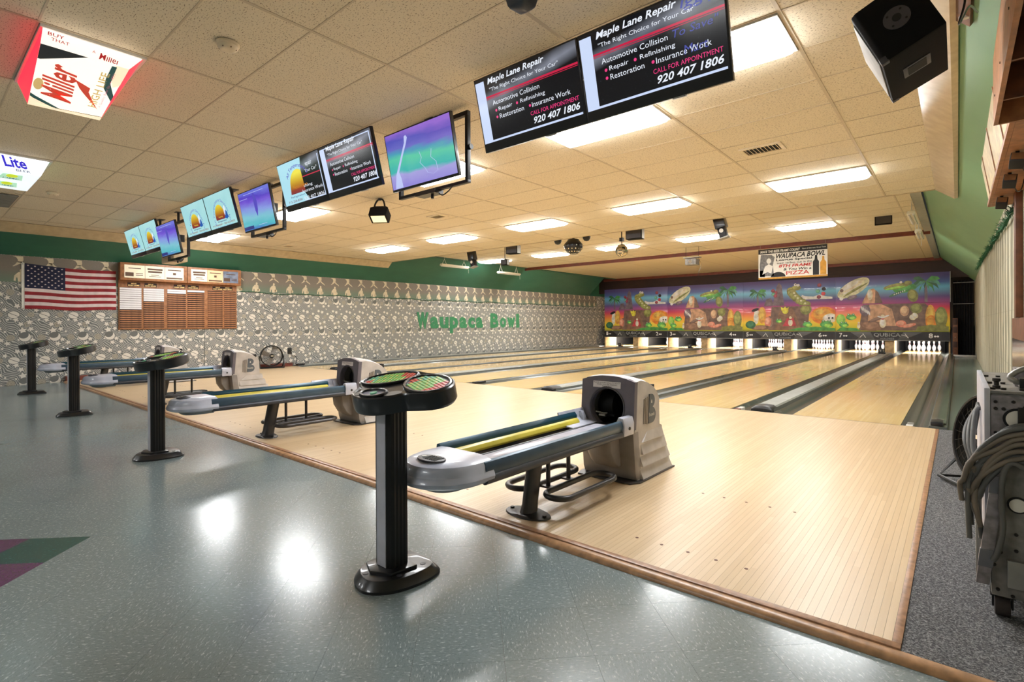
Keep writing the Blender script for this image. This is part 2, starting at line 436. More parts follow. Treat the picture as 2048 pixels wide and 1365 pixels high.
# ---------------------------------------------------------------- mesh helpers
class MB:
    def __init__(s): s.v, s.f, s.m, s.mi, s.T = [], [], [], 0, None
    def add(s, vs, fs):
        b = len(s.v)
        if s.T is not None: vs = [tuple(s.T @ Vector(p)) for p in vs]
        s.v.extend(tuple(p) for p in vs)
        for f in fs: s.f.append([i + b for i in f]); s.m.append(s.mi)
        return s
    def box(s, x0, x1, y0, y1, z0, z1):
        return s.add([(x0, y0, z0), (x1, y0, z0), (x1, y1, z0), (x0, y1, z0), (x0, y0, z1), (x1, y0, z1), (x1, y1, z1), (x0, y1, z1)],
                     [(3, 2, 1, 0), (4, 5, 6, 7), (0, 1, 5, 4), (1, 2, 6, 5), (2, 3, 7, 6), (3, 0, 4, 7)])
    def cbox(s, c, d): return s.box(c[0] - d[0] / 2, c[0] + d[0] / 2, c[1] - d[1] / 2, c[1] + d[1] / 2, c[2] - d[2] / 2, c[2] + d[2] / 2)
    def prism(s, poly, a0, a1, axis='z'):
        mp = {'x': lambda p, a: (a, p[0], p[1]), 'y': lambda p, a: (p[0], a, p[1]), 'z': lambda p, a: (p[0], p[1], a)}[axis]
        n = len(poly)
        vs = [mp(p, a0) for p in poly] + [mp(p, a1) for p in poly]
        return s.add(vs, [list(range(n))[::-1], list(range(n, 2 * n))] + [(i, (i + 1) % n, n + (i + 1) % n, n + i) for i in range(n)])
    def loft(s, rings, caps=True, closed=True):
        n = len(rings[0]); vs = [p for r in rings for p in r]; fs = []
        for k in range(len(rings) - 1):
            for i in range(n if closed else n - 1):
                j = (i + 1) % n; fs.append((k * n + i, k * n + j, (k + 1) * n + j, (k + 1) * n + i))
        if caps: fs.append(list(range(n))[::-1]); fs.append([(len(rings) - 1) * n + i for i in range(n)])
        return s.add(vs, fs)
    def cyl(s, p0, p1, r0, r1=None, n=16, caps=True):
        r1 = r0 if r1 is None else r1
        a, b = Vector(p0), Vector(p1); d = (b - a).normalized()
        u = d.orthogonal().normalized(); w = d.cross(u)
        ring = lambda c, r: [tuple(c + u * math.cos(2 * math.pi * i / n) * r + w * math.sin(2 * math.pi * i / n) * r) for i in range(n)]
        return s.loft([ring(a, r0), ring(b, r1)], caps)
    def tube(s, path, r, n=8, closed=False):
        pts = [Vector(p) for p in path]; N = len(pts); rings = []
        u = None
        for i, p in enumerate(pts):
            if closed: d = pts[(i + 1) % N] - pts[i - 1]
            else: d = pts[min(i + 1, N - 1)] - pts[max(i - 1, 0)]
            d.normalize()
            u = d.orthogonal().normalized() if u is None else (u - d * u.dot(d)).normalized()
            w = d.cross(u)
            rr = r[i] if isinstance(r, (list, tuple)) else r
            rings.append([tuple(p + u * math.cos(2 * math.pi * k / n) * rr + w * math.sin(2 * math.pi * k / n) * rr) for k in range(n)])
        if closed:
            rings.append(rings[0]); return s.loft(rings, False)
        return s.loft(rings, True)
    def lathe(s, prof, n=16, c=(0, 0, 0), axis='z', sx=1.0, sy=1.0, caps=True):
        rings = []
        for r, h in prof:
            ring = []
            for i in range(n):
                a = 2 * math.pi * i / n; p, q = r * math.cos(a) * sx, r * math.sin(a) * sy
                ring.append({'z': (c[0] + p, c[1] + q, c[2] + h), 'x': (c[0] + h, c[1] + p, c[2] + q), 'y': (c[0] + q, c[1] + h, c[2] + p)}[axis])
            rings.append(ring)
        return s.loft(rings, caps)
    def poly(s, pts3): return s.add(pts3, [list(range(len(pts3)))])
    def ring2(s, outer, inner, mapf):
        """flat plate between an outer and an inner outline with equal counts"""
        n = len(outer); vs = [mapf(p) for p in outer] + [mapf(p) for p in inner]
        return s.add(vs, [(i, (i + 1) % n, n + (i + 1) % n, n + i) for i in range(n)])
    def mesh(s, name, mats, bevel=0.0, seg=2, angle=40, flip=True):
        me = bpy.data.meshes.new(name); me.from_pydata(s.v, [], s.f)
        for mt in mats: me.materials.append(MATS[mt] if isinstance(mt, str) else mt)
        for p, i in zip(me.polygons, s.m): p.material_index = i
        bm = bmesh.new(); bm.from_mesh(me)
        if flip: bmesh.ops.recalc_face_normals(bm, faces=bm.faces)
        if bevel > 0:
            es = [e for e in bm.edges if len(e.link_faces) == 2 and e.calc_face_angle(0) > R(30)]
            bmesh.ops.bevel(bm, geom=es, offset=bevel, segments=seg, affect='EDGES', profile=0.6, clamp_overlap=True)
        bm.to_mesh(me); bm.free()
        for p in me.polygons: p.use_smooth = True
        me.set_sharp_from_angle(angle=R(angle))
        return me
    PRINTS = ('lettering', 'cream_print', 'black_print', 'gold_print', 'teal_band', 'print', 'fascia_print', 'lane_number', 'pale_line', 'border_bar', 'bullet', 'stars')
    def build(s, name, mats, parent=None, bevel=0.0, seg=2, angle=40, flip=True, origin=None):
        """link as one mesh object; coordinates are world ones unless the parent sits at the origin"""
        if isinstance(mats, str): mats = [mats]
        me = s.mesh(name, mats, bevel, seg, angle, flip)
        ob = bpy.data.objects.new(name, me); COL.objects.link(ob)
        if name in MB.PRINTS: ob['kind'] = 'stuff'
        if parent is not None:
            off = Vector((0, 0, 0)); q = parent
            while q is not None: off += q.location; q = q.parent
            if off.length > 0: me.transform(Matrix.Translation(-off))
            ob.parent = parent
        else:
            if origin is None:
                xs, ys, zs = zip(*[tuple(v.co) for v in me.vertices])
                origin = ((min(xs) + max(xs)) / 2, (min(ys) + max(ys)) / 2, min(zs))
            me.transform(Matrix.Translation(-Vector(origin))); ob.location = origin
        return ob

def thing(name, label, cat, loc=(0, 0, 0), group=None, rot=(0, 0, 0)):
    o = bpy.data.objects.new(name, None); COL.objects.link(o); o.empty_display_size = 0.1
    o.location = loc; o.rotation_euler = rot
    return tag(o, label, cat, group)
def tag(o, label, cat=None, group=None, kind=None):
    if label: o['label'] = label
    if cat: o['category'] = cat
    if group: o['group'] = group
    if kind: o['kind'] = kind
    return o
def struct(o, label=None): o['kind'] = 'structure'; return tag(o, label)
def place(name, me, loc, parent=None, rot=None):
    ob = bpy.data.objects.new(name, me); COL.objects.link(ob); ob.location = loc
    if rot: ob.rotation_euler = rot
    if parent is not None: ob.parent = parent
    return ob
def copy_tree(o, parent=None):
    c = o.copy(); COL.objects.link(c); c.parent = parent
    for ch in o.children: copy_tree(ch, c)
    return c
def dup(root, loc, label=None, rot=None):
    c = copy_tree(root); c.location = loc
    if rot: c.rotation_euler = rot
    if label: c['label'] = label
    return c

TXT = {}
def text_src(body, shear, bold, space):
    key = (body, shear, bold, space)
    if key not in TXT:
        cu = bpy.data.curves.new('lettering', 'FONT'); cu.body = body; cu.size = 1; cu.shear = shear; cu.offset = bold; cu.space_character = space
        cu.resolution_u = 2; cu.fill_mode = 'FRONT'
        ob = bpy.data.objects.new('lettering', cu); COL.objects.link(ob)
        bpy.context.view_layer.update()
        me = bpy.data.meshes.new_from_object(ob.evaluated_get(bpy.context.evaluated_depsgraph_get()))
        bpy.data.objects.remove(ob); bpy.data.curves.remove(cu)
        vs = [tuple(v.co) for v in me.vertices]; fs = [list(p.vertices) for p in me.polygons]
        bpy.data.meshes.remove(me)
        TXT[key] = (vs, fs)
    return TXT[key]
def letters(mb, body, box, frame, shear=0.0, bold=0.0, space=1.0, skew=0.0, rot=0.0, arc=None):
    """fit a line of lettering into box (x0, x1, z0, z1) of a surface frame (origin, ex, ey)"""
    vs, fs = text_src(body, shear, bold, space)
    xs = [v[0] for v in vs]; ys = [v[1] for v in vs]
    ax, bx, ay, by = min(xs), max(xs), min(ys), max(ys)
    O, ex, ey = (Vector(q) for q in frame)
    out = []
    cx, cz = (box[0] + box[1]) / 2, (box[2] + box[3]) / 2
    for v in vs:
        a = box[0] + (v[0] - ax) / (bx - ax + 1e-9) * (box[1] - box[0]); b = box[2] + (v[1] - ay) / (by - ay + 1e-9) * (box[3] - box[2])
        b += skew * (a - cx)
        if rot:
            p, q = a - cx, b - cz; a, b = cx + p * math.cos(rot) - q * math.sin(rot), cz + p * math.sin(rot) + q * math.cos(rot)
        if arc:   # wrap along an arc of radius arc about (cx, box bottom - arc)
            t = (a - cx) / arc; rr = arc + (b - box[2]); a, b = cx + rr * math.sin(t), box[2] - arc + rr * math.cos(t)
        out.append(tuple(O + ex * a + ey * b))
    mb.add(out, fs)
    return mb
def lettering(body, box, frame, mat, parent, name='lettering', **kw):
    return letters(MB(), body, box, frame, **kw).build(name, mat, parent, flip=False)
def blob(mb, cx, cz, rx, rz, frame, rot=0.0, n=18, a0=0.0, a1=2 * math.pi, clip=None):
    O, ex, ey = (Vector(q) for q in frame)
    pts = []
    for i in range(n):
        t = a0 + (a1 - a0) * i / (n if abs(a1 - a0 - 2 * math.pi) < 1e-6 else n - 1)
        p, q = rx * math.cos(t), rz * math.sin(t)
        a, b = cx + p * math.cos(rot) - q * math.sin(rot), cz + p * math.sin(rot) + q * math.cos(rot)
        if clip: a = min(max(a, clip[0]), clip[1]); b = min(max(b, clip[2]), clip[3])
        pts.append(tuple(O + ex * a + ey * b))
    mb.poly(pts)
def flat(mb, pts, frame):
    O, ex, ey = (Vector(q) for q in frame)
    mb.poly([tuple(O + ex * a + ey * b) for a, b in pts])
def rect(mb, x0, x1, z0, z1, frame): flat(mb, [(x0, z0), (x1, z0), (x1, z1), (x0, z1)], frame)
def arcpts(cx, cy, r, a0, a1, n, ry=None):
    ry = r if ry is None else ry
    return [(cx + r * math.cos(R(a0 + (a1 - a0) * i / (n - 1))), cy + ry * math.sin(R(a0 + (a1 - a0) * i / (n - 1)))) for i in range(n)]
def smooth_path(pts, k=5):
    out = []; n = len(pts); P3 = [Vector(p) for p in pts]
    for i in range(n - 1):
        p0, p1, p2, p3 = P3[max(i - 1, 0)], P3[i], P3[i + 1], P3[min(i + 2, n - 1)]
        for j in range(k):
            t = j / k
            out.append(tuple(0.5 * ((2 * p1) + (p2 - p0) * t + (2 * p0 - 5 * p1 + 4 * p2 - p3) * t * t + (3 * p1 - p0 - 3 * p2 + p3) * t ** 3)))
    out.append(tuple(P3[-1])); return out
# ---------------------------------------------------------------- visibility helper (which tiles show largest)
_s, _c = math.sin(0.7068), math.cos(0.7068)
def view(x, y, z):
    d = -_s * x + _c * y
    if d < 0.3: return None
    u = 1024 + 1044 * (_c * x + _s * y) / d; v = 649.3 + 1044 * (CAM_H - z) / d
    return (u, v, d) if -120 < u < 2168 and -120 < v < 1485 else None

# ---------------------------------------------------------------- concourse floor of loose-laid square tiles, laid on the diagonal
floor = struct(MB().box(XL, XRW, -6, 2.20, -0.08, FZ - 0.004).build('floor', 'substrate'), 'grey speckled vinyl tile floor laid on the diagonal')
TS = 0.22; TL = TS * math.sqrt(2) - 0.0008
tile_me = {}
for nm in ('vct_grey', 'vct_teal', 'vct_purple'):
    tile_me[nm] = MB().box(-TL / 2, TL / 2, -TL / 2, TL / 2, 0, 0.004).mesh('floor_tile', [nm])
ox, oy = -0.956, 1.989
cells = []
for a in range(-45, 15):
    for b in range(-45, 20):
        x, y = ox + TS * (a + b) , oy + TS * (a - b) - 0.0
        cx, cy = x, y + TS
        if not (XL + 0.02 < cx < XRW - 0.02 and -5.9 < cy < 2.36): continue
        q = view(cx, cy, FZ)
        cells.append((q[2] if q else 1e9 + (cx * cx + cy * cy), cx, cy, a, b))
cells.sort()
fx, fy = floor.location.x, floor.location.y
teal_at = [(-3.604, 0.457), (-7.13, 0.457)]
def tile_kind(x, y):
    for tx, ty in teal_at:
        d = (abs(x - tx), abs(y - ty))
        if max(d) < 0.12: return 'vct_teal'
    for tx, ty in teal_at:
        if (abs(x - tx + TS) < 0.12 and abs(y - ty + TS) < 0.12) or (abs(x - tx - TS) < 0.12 and abs(y - ty + TS) < 0.12): return 'vct_purple'
    return 'vct_grey'
rest = MB()
for k, (d, x, y, a, b) in enumerate(cells):
    kd = tile_kind(x, y)
    if k < 300 or kd != 'vct_grey':
        t = place('floor_tile', tile_me[kd], (x - fx, y - fy, FZ - 0.004 - floor.location.z), floor, (0, 0, R(45 + 90 * ((a + b) % 2))))
        if kd != 'vct_grey': t['label'] = 'dark teal inlaid floor tile' if kd == 'vct_teal' else 'purple inlaid floor tile'
    else:
        h = TL / math.sqrt(2)
        rest.prism([(x - h, y), (x, y - h), (x + h, y), (x, y + h)], FZ - 0.004, FZ)
rest.build('floor_tile_field', 'vct_grey', floor)['kind'] = 'stuff'

# ---------------------------------------------------------------- approach with single boards near the camera
XB = XR8 - 0.02703 * 101
appr = struct(MB().box(-13.95, XA, YA + 0.04, YF, -0.08, -0.018).build('floor_approach', 'substrate'), 'pale maple approach in front of the lanes')
MB().box(-13.95, XB, YA + 0.04, YF, -0.018, 0).build('board_field', 'approach_wood', appr)['kind'] = 'stuff'
bw = 0.02703
bme = MB().box(-bw / 2 + 0.0003, bw / 2 - 0.0003, 0, YF - YA - 0.04, -0.018, 0).mesh('board', ['approach_wood'])
ax, ay, az = appr.location
i = 0
x = XB
while x + bw < XA - 0.008:
    place('board', bme, (x + bw / 2 - ax, YA + 0.04 - ay, -az), appr); x += bw
MB().box(x, XA, YA + 0.04, YF, -0.018, 0.001).build('edge_strip', 'wood_trim', appr, bevel=0.002)
MB().box(-13.45, XR8, YF - 0.006, YF + 0.006, -0.03, 0.0006).build('foul_line', 'cap_black', appr)
dot_me = MB().cyl((0, 0, 0), (0, 0, 0.0008), 0.0085, n=12).mesh('guide_dot', ['wood_oak_dark'])
for k in range(4):
    for n in (8 - 2 * k, 7 - 2 * k):
        xc = lane_right(n) - W / 2
        for yy in (2.485, 3.41):
            for j in (-2, -1, 0, 1, 2): place('guide_dot', dot_me, (xc + j * 0.135 - ax, yy - ay, -az), appr)
# nosing along the front of the approach
struct(MB().box(-13.95, XA, YA, YA + 0.0395, -0.028, 0.003).build('trim_1', 'wood_trim', bevel=0.006), 'worn wooden nosing board along the front edge of the approach')
pr = [(YA - 0.045, FZ - 0.003)] + [(YA - 0.012 + 0.033 * math.cos(R(a)), FZ + 0.026 * math.sin(R(a))) for a in (180, 150, 120, 90)] + [(YA - 0.0005, FZ + 0.026), (YA - 0.0005, FZ - 0.003)]
struct(MB().prism(pr, -13.95, XRW - 0.002, 'x').build('trim_2', 'wood_round', angle=60), 'rounded wooden moulding where the tile floor meets the approach')
struct(MB().box(XA + 0.0005, XRW - 0.002, YA + 0.0005, YF + 0.02, -0.08, -0.004).build('floor_carpet', 'carpet'), 'grey flecked carpet strip beside the approach')
struct(MB().box(-0.085, XRW - 0.002, YF + 0.021, 23.2, -0.08, -0.02).build('floor_walkway', 'floor_green'), 'painted grey-green walkway beside lane eight')
struct(MB().box(-0.11, XRW - 0.002, 22.0, 22.1, -0.02, 0.06).build('trim_3', 'metal_grey', bevel=0.004), 'low grey sill at the end of the walkway')
struct(MB().box(XL + 0.001, -13.951, YA, YF, -0.08, 0.09).build('baseboard_left', 'wood_red', bevel=0.004), 'dark red board between the approach and the star wallpaper')
struct(MB().box(-13.95, -0.086, YF + 0.001, 27.2, -0.26, -0.13).build('floor_lane_bed', 'black_matte'), 'dark bed under the lanes')

# ---------------------------------------------------------------- lanes
arrow_me = MB().prism([(-0.014, 0), (0.014, 0), (0.0, 0.13)], 0, 0.0006).mesh('arrow', ['wood_oak_dark'])
def gutter(mb, xa, xb):
    prof = [(xa, -0.13), (xa, -0.006)] + [(xa + (xb - xa) * (0.03 + 0.94 * t / 10), -0.006 - 0.082 * math.sin(math.pi * t / 10) ** 0.8) for t in range(11)] + [(xb, -0.006), (xb, -0.13)]
    mb.prism(prof, YF + 0.012, YPIN + 1.1, 'y')
for n in range(1, 9):
    xr = lane_right(n); xl = xr - W
    t = thing('bowling_lane', f'glossy wooden bowling lane ending below the number {NUM[n]}', 'bowling lane', ((xl + xr) / 2, YF, -0.13), 'bowling lanes')
    MB().box(xl, xr, YF + 0.008, YPIN - 0.9, -0.129, 0).build('lane_surface', 'lane_wood', t)
    MB().box(xl, xr, YPIN - 0.9, YPIN + 0.95, -0.129, 0).build('pin_deck', 'pin_deck', t)
    for (a, b) in ((xl - GUT, xl - 0.001), (xr + 0.001, xr + GUT)):
        g = MB(); gutter(g, a, b); g.build('gutter', 'gutter', t, angle=30)
    for j in range(-3, 4):
        place('arrow', arrow_me, (j * 0.135, 4.57 - 0.13 * abs(j) + 0.4 - 0.13, 0.13), t)

def divider(xa, xb, kind, label, y1=22.75):
    xc = (xa + xb) / 2; t = thing('gutter_divider', label, 'divider', (xc, YF + 0.1, -0.13), 'gutter dividers')
    if kind == 'wide':
        h = (xb - xa) / 2
        MB().prism([(xa, -0.129), (xa, -0.005), (xa + 0.012, 0.03), (xb - 0.012, 0.03), (xb, -0.005), (xb, -0.129)], YF + 0.14, y1, 'y').build('side_cover', 'cap_side', t)
        MB().prism([(xa + 0.014, 0.03), (xa + 0.03, 0.047), (xb - 0.03, 0.047), (xb - 0.014, 0.03)], YF + 0.30, y1, 'y').build('top_cover', 'cap_grey', t)
        pts = [(xa + 0.01, -0.1), (xa + 0.01, 0.03), (xa + 0.05, 0.056), (xc, 0.062), (xb - 0.05, 0.056), (xb - 0.01, 0.03), (xb - 0.01, -0.1)]
        f = [(p[0], YF + 0.06, p[1] * 0.5 + 0.004) for p in pts]; g = [(p[0], YF + 0.085, p[1]) for p in pts]; e = [(p[0], YF + 0.32, p[1]) for p in pts]
        MB().loft([f, g, e]).build('nose', 'cap_black', t, bevel=0.006)
    else:
        MB().prism([(xa, -0.129), (xa, 0.0), (xc, 0.022), (xb, 0.0), (xb, -0.129)], YF + 0.03, y1, 'y').build('ridge', 'cap_side', t)
        MB().box(xa - 0.02, xb + 0.02, YF + 0.015, YF + 0.30, 0.001, 0.03).build('nose', 'cap_black', t, bevel=0.008)
    return t
for k in range(4):
    a, b = 7 - 2 * k, 8 - 2 * k
    divider(lane_right(a) + GUT + 0.001, lane_right(b) - W - GUT - 0.001, 'wide', f'wide grey ball-track cover running between {lanes(k)}')
    if k < 3:
        divider(lane_right(a - 1) + GUT + 0.001, lane_right(a) - W - GUT - 0.001, 'narrow', f'narrow grey ridge between the gutters of lanes {NUM[a - 1]} and {NUM[a]}')
# side ledges
def ledge(xa, xb, label, nx0, nx1):
    t = thing('side_ledge', label, 'ledge', ((xa + xb) / 2, YF + 0.1, -0.13))
    MB().box(xa, xb, YF + 0.025, 23.15, -0.129, 0.02).build('side_cover', 'cap_side', t, bevel=0.004)
    MB().box(xa + 0.01, xb - 0.01, YF + 0.2, 23.1, 0.02, 0.034).build('top_cover', 'gutter' if xa > -1 else 'cap_grey', t, bevel=0.003)
    MB().box(nx0, nx1, YF + 0.03, YF + 0.24, 0.02, 0.068).build('nose', 'cap_black', t, bevel=0.014)
ledge(XR8 + GUT + 0.002, -0.088, 'grey capped ledge along the outer gutter of lane eight', -0.225, -0.12)
ledge(XL + 0.002, lane_right(1) - W - GUT - 0.002, 'grey capped ledge between lane one and the star wallpaper', -13.85, -13.72)

# ---------------------------------------------------------------- walls and slopes
wl = struct(MB().box(XL - 0.1, XL, -6, 27, -0.1, ZSL).build('wall_left', 'star_wallpaper'), 'long wall papered with moons, stars and planets')
MB().box(XL, XL + 0.0015, -5.9, 23.2, 2.0, ZSL - 0.005).build('wallpaper_border', 'border_paper', wl)
# silhouettes printed on the border: running legs above, a bowler's head and shoulders below
bp = MB()
fr = lambda y0: ((XL + 0.0022, y0, 2.0), (0, 1, 0), (0, 0, 1))
y0 = 7.0 - 0.456 * 22
while y0 < 23.0:
    f = fr(y0)
    flat(bp, [(-0.10, 0.515), (0.055, 0.515), (0.06, 0.44), (0.045, 0.405), (0.03, 0.385), (-0.03, 0.40), (-0.02, 0.44), (-0.045, 0.49)], f)
    flat(bp, [(-0.03, 0.41), (0.045, 0.41), (0.03, 0.38), (-0.04, 0.335), (-0.09, 0.305), (-0.10, 0.315), (-0.06, 0.35)], f)
    flat(bp, [(0.0, 0.40), (0.045, 0.41), (0.09, 0.36), (0.15, 0.318), (0.165, 0.285), (0.15, 0.285), (0.135, 0.305), (0.07, 0.34)], f)
    blob(bp, 0.03, 0.232, 0.026, 0.034, f, n=12)
    flat(bp, [(-0.085, 0.03), (-0.075, 0.13), (-0.02, 0.195), (0.03, 0.21), (0.075, 0.18), (0.085, 0.11), (0.07, 0.02), (0.05, 0.01), (-0.02, 0.01), (-0.03, 0.09), (-0.05, 0.09), (-0.055, 0.02)], f)
    blob(bp, 0.085, 0.06, 0.034, 0.04, f, n=12)
    y0 += 0.456
bp.build('border_print', 'print_cream', wl, flip=False)['kind'] = 'stuff'
MB().box(XL, XL + 0.006, 4.85, 4.862, 0.1, 1.03).build('seam', 'cap_side', wl)
# raised green letters
wm = thing('wall_lettering', 'dark green block letters spelling Waupaca Bowl on the star wallpaper', 'lettering', (XL + 0.002, 14.2, 0.9))
def slab_letter(ch, y0, y1, z0, z1):
    g = MB()
    letters(g, ch, (y0, y1, z0, z1), ((XL + 0.012, 0, 0), (0, 1, 0), (0, 0, 1)), bold=0.075 if ch in 'Ww' else 0.05)
    return g.build('letter', 'letter_green', wm, flip=False)
yy = 11.47
for ch, wd, z0, z1 in (('W', .62, .98, 1.56), ('a', .46, .98, 1.40), ('u', .50, .98, 1.40), ('p', .50, .80, 1.40), ('a', .46, .98, 1.40), ('c', .44, .98, 1.40), ('a', .46, .98, 1.40),
                       (' ', .38, 0, 0), ('B', .58, .98, 1.56), ('o', .46, .98, 1.40), ('w', .60, .98, 1.40), ('l', .24, .98, 1.56)):
    if ch != ' ': slab_letter(ch, yy, yy + wd * 0.86, z0, z1)
    yy += wd * 0.97
wr = struct(MB().box(XRW, XRW + 0.1, -6, 27, -0.1, ZSL).build('wall_right', 'streaked_wallpaper'), 'streaky beige wall along lane eight')
struct(MB().prism([(XL, ZSL + 0.0005), (-13.2, ZC2), (-13.2, ZC2 + 0.1), (XL - 0.1, ZSL + 0.1), (XL - 0.1, ZSL + 0.0005)], -6, 22.45, 'y').build('wall_left_slope', 'paint_green'), 'sloping dark green band above the star wallpaper')
struct(MB().box(XL - 0.1, XL, 22.451, 27, ZSL + 0.0005, ZC2 + 0.1).build('wall_left_upper', 'paint_green'), 'upright dark green panel above the star wallpaper beside the pin decks')
struct(MB().prism([(XRW, ZSL + 0.0005), (-0.45, ZC2), (-0.45, ZC2 + 0.1), (XRW + 0.1, ZSL + 0.1), (XRW + 0.1, ZSL + 0.0005)], -6, 24.0, 'y').build('wall_right_slope', 'paint_green_light'), 'sloping pale green band above the streaky wall')
struct(MB().box(XL, XRW, -6.1, -6.0, -0.1, 3.5).build('wall_back', 'plaster'), 'plain wall behind the seating area')
struct(MB().box(XL, XRW, 27.0, 27.1, -0.2, 3.5).build('wall_far', 'black_matte'), 'black wall behind the pin decks')
struct(MB().box(XL + 0.001, XRW - 0.001, 23.46, 23.56, 2.66, ZC2 + 0.06).build('wall_header', 'dark_wall'), 'dark panelled strip above the masking panels')
struct(MB().box(XL + 0.3, -0.4, 23.40, 23.459, 3.27, ZC2 + 0.02).build('trim_4', 'wood_red', bevel=0.004), 'reddish wood strip where the dark header meets the ceiling')

# ---------------------------------------------------------------- ceilings
GX0, GY0, GX, GY = -0.853, 0.585, 1.219, 0.607
c1 = struct(MB().box(-13.52, -0.2, -6, YSTEP, ZC1 + 0.03, ZC1 + 0.10).build('ceiling', 'plaster'), 'low suspended ceiling of fissured beige panels')
struct(MB().box(-13.6, -0.12, YSTEP, YSTEP + 0.03, ZC1 - 0.004, ZC2 + 0.08).build('trim_5', 'trim_beige'), 'beige fascia at the step in the ceiling')
c2 = struct(MB().box(-13.2, -0.5, YSTEP + 0.03, 16.27, ZC2 + 0.02, ZC2 + 0.10).build('ceiling_raised', 'plaster'), 'raised ceiling of beige panels over the lanes')
struct(MB().box(-13.2, -0.5, 16.36, 23.46, ZC2 + 0.012, ZC2 + 0.08).build('ceiling_ribbed', 'ceiling_far'), 'ribbed pale ceiling in front of the pin decks')
struct(MB().box(-13.2, -0.5, 16.271, 16.359, ZC2 - 0.10, ZC2 + 0.09).build('trim_6', 'wood_red', bevel=0.004), 'reddish wooden batten across the raised ceiling')
struct(MB().prism([(-13.70, 2.925), (-13.66, 2.915), (-13.46, 3.085), (-13.52, 3.12)], -6, YSTEP, 'y').build('trim_7', 'trim_beige'), 'beige cove strip between low ceiling and dark green slope')
struct(MB().prism([(0.01, 2.925), (-0.03, 2.915), (-0.25, 3.085), (-0.19, 3.12)], -6, YSTEP, 'y').build('trim_8', 'trim_beige'), 'glossy beige cove strip between low ceiling and pale green slope')
struct(MB().box(-0.62, -0.47, YSTEP + 0.031, 23.39, ZC2 - 0.035, ZC2 + 0.011).build('trim_9', 'cap_grey'), 'grey strip between raised ceiling and pale green slope')
struct(MB().box(-13.2, -13.06, YSTEP + 0.031, 23.39, ZC2 - 0.02, ZC2 + 0.011).build('trim_10', 'paint_green'), 'green strip between raised ceiling and dark green slope')

LIGHTS1 = [(0, 5), (1, 6), (3, 6), (6, 6), (9, 6)] + [(0, 12), (2, 12), (4, 12), (6, 12), (8, 12)] + [(1, -6), (5, -6), (9, -6)]
SIGNS1 = [(3, 0), (6, 0)]
LIGHTS2 = [(1, 21), (3, 21), (5, 21), (7, 21), (9, 21)]
lamp_cells = set(LIGHTS1) | set(LIGHTS2)
VENTS = [(0.5, 9)]
def cell1(i, j): return GX0 - (i + 1) * GX, GX0 - i * GX, GY0 + j * GY, GY0 + (j + 1) * GY
ct = []
for j in range(-11, 26):
    for i in range(-1, 11):
        if (i, j) in lamp_cells or (i, j) in SIGNS1: continue
        x0, x1, y0, y1 = cell1(i, j)
        zc, par, ya, yb, xa, xb = (ZC1, c1, -5.98, YSTEP - 0.005, -13.47, -0.24) if y0 < YSTEP - 0.3 else (ZC2, c2, YSTEP + 0.04, 16.26, -13.06, -0.63)
        x0, x1, y0, y1 = max(x0, xa), min(x1, xb), max(y0, ya), min(y1, yb)
        if x1 - x0 < 0.06 or y1 - y0 < 0.06: continue
        q = view((x0 + x1) / 2, (y0 + y1) / 2, zc)
        ct.append((q[2] / ((x1 - x0) * (y1 - y0)) if q else 1e9, x0, x1, y0, y1, zc, par))
ct.sort(key=lambda a: a[0])
pcache = {}
rest1, rest2 = MB(), MB()
g = 0.004
for k, (d, x0, x1, y0, y1, zc, par) in enumerate(ct):
    if k < 300 and d < 1e8:
        key = (round(x1 - x0, 3), round(y1 - y0, 3))
        if key not in pcache:
            w, h = key; pcache[key] = MB().box(-w / 2 + g, w / 2 - g, -h / 2 + g, h / 2 - g, 0, 0.014).mesh('ceiling_panel', ['ceiling_panel'])
        place('ceiling_panel', pcache[key], ((x0 + x1) / 2 - par.location.x, (y0 + y1) / 2 - par.location.y, zc + 0.003 + random.uniform(-.001, .001) - par.location.z), par)
    else: (rest1 if zc == ZC1 else rest2).box(x0 + g, x1 - g, y0 + g, y1 - g, zc + 0.003, zc + 0.017)
for r_, p_ in ((rest1, c1), (rest2, c2)):
    if r_.v: r_.build('ceiling_panel_field', 'ceiling_panel', p_)['kind'] = 'stuff'
def bars(par, zc, xa, xb, ya, yb, j0, j1):
    for i in range(0, 11):
        x = GX0 - i * GX
        if xa < x < xb: MB().box(x - 0.012, x + 0.012, ya, yb, zc - 0.002, zc + 0.016).build('ceiling_grid_bar', 'grid_white', par)
    for j in range(j0, j1):
        y = GY0 + j * GY
        if ya < y < yb: MB().box(xa, xb, y - 0.006, y + 0.006, zc - 0.0005, zc + 0.016).build('ceiling_grid_bar', 'grid_white', par)
bars(c1, ZC1, -13.47, -0.24, -5.98, YSTEP - 0.003, -10, 16)
bars(c2, ZC2, -13.06, -0.63, YSTEP + 0.04, 16.26, 16, 26)

# ---------------------------------------------------------------- ceiling lights
def troffer():
    t = thing('ceiling_light', '', 'ceiling light')
    w, h = GX - 0.03, GY - 0.03
    fr = MB(); s = 0.02
    fr.box(-w / 2, w / 2, -h / 2, -h / 2 + s, -0.012, 0.02); fr.box(-w / 2, w / 2, h / 2 - s, h / 2, -0.012, 0.02)
    fr.box(-w / 2, -w / 2 + s, -h / 2 + s, h / 2 - s, -0.012, 0.02); fr.box(w / 2 - s, w / 2, -h / 2 + s, h / 2 - s, -0.012, 0.02)
    fr.build('frame', 'white_paint', t)
    def rg(e, z): return [(-w / 2 + e, -h / 2 + e, z), (w / 2 - e, -h / 2 + e, z), (w / 2 - e, h / 2 - e, z), (-w / 2 + e, h / 2 - e, z)]
    MB().loft([rg(0.021, 0.0), rg(0.03, -0.03), rg(0.075, -0.058)]).build('diffuser', 'lens_white', t)
    return t
tro = troffer(); first = True
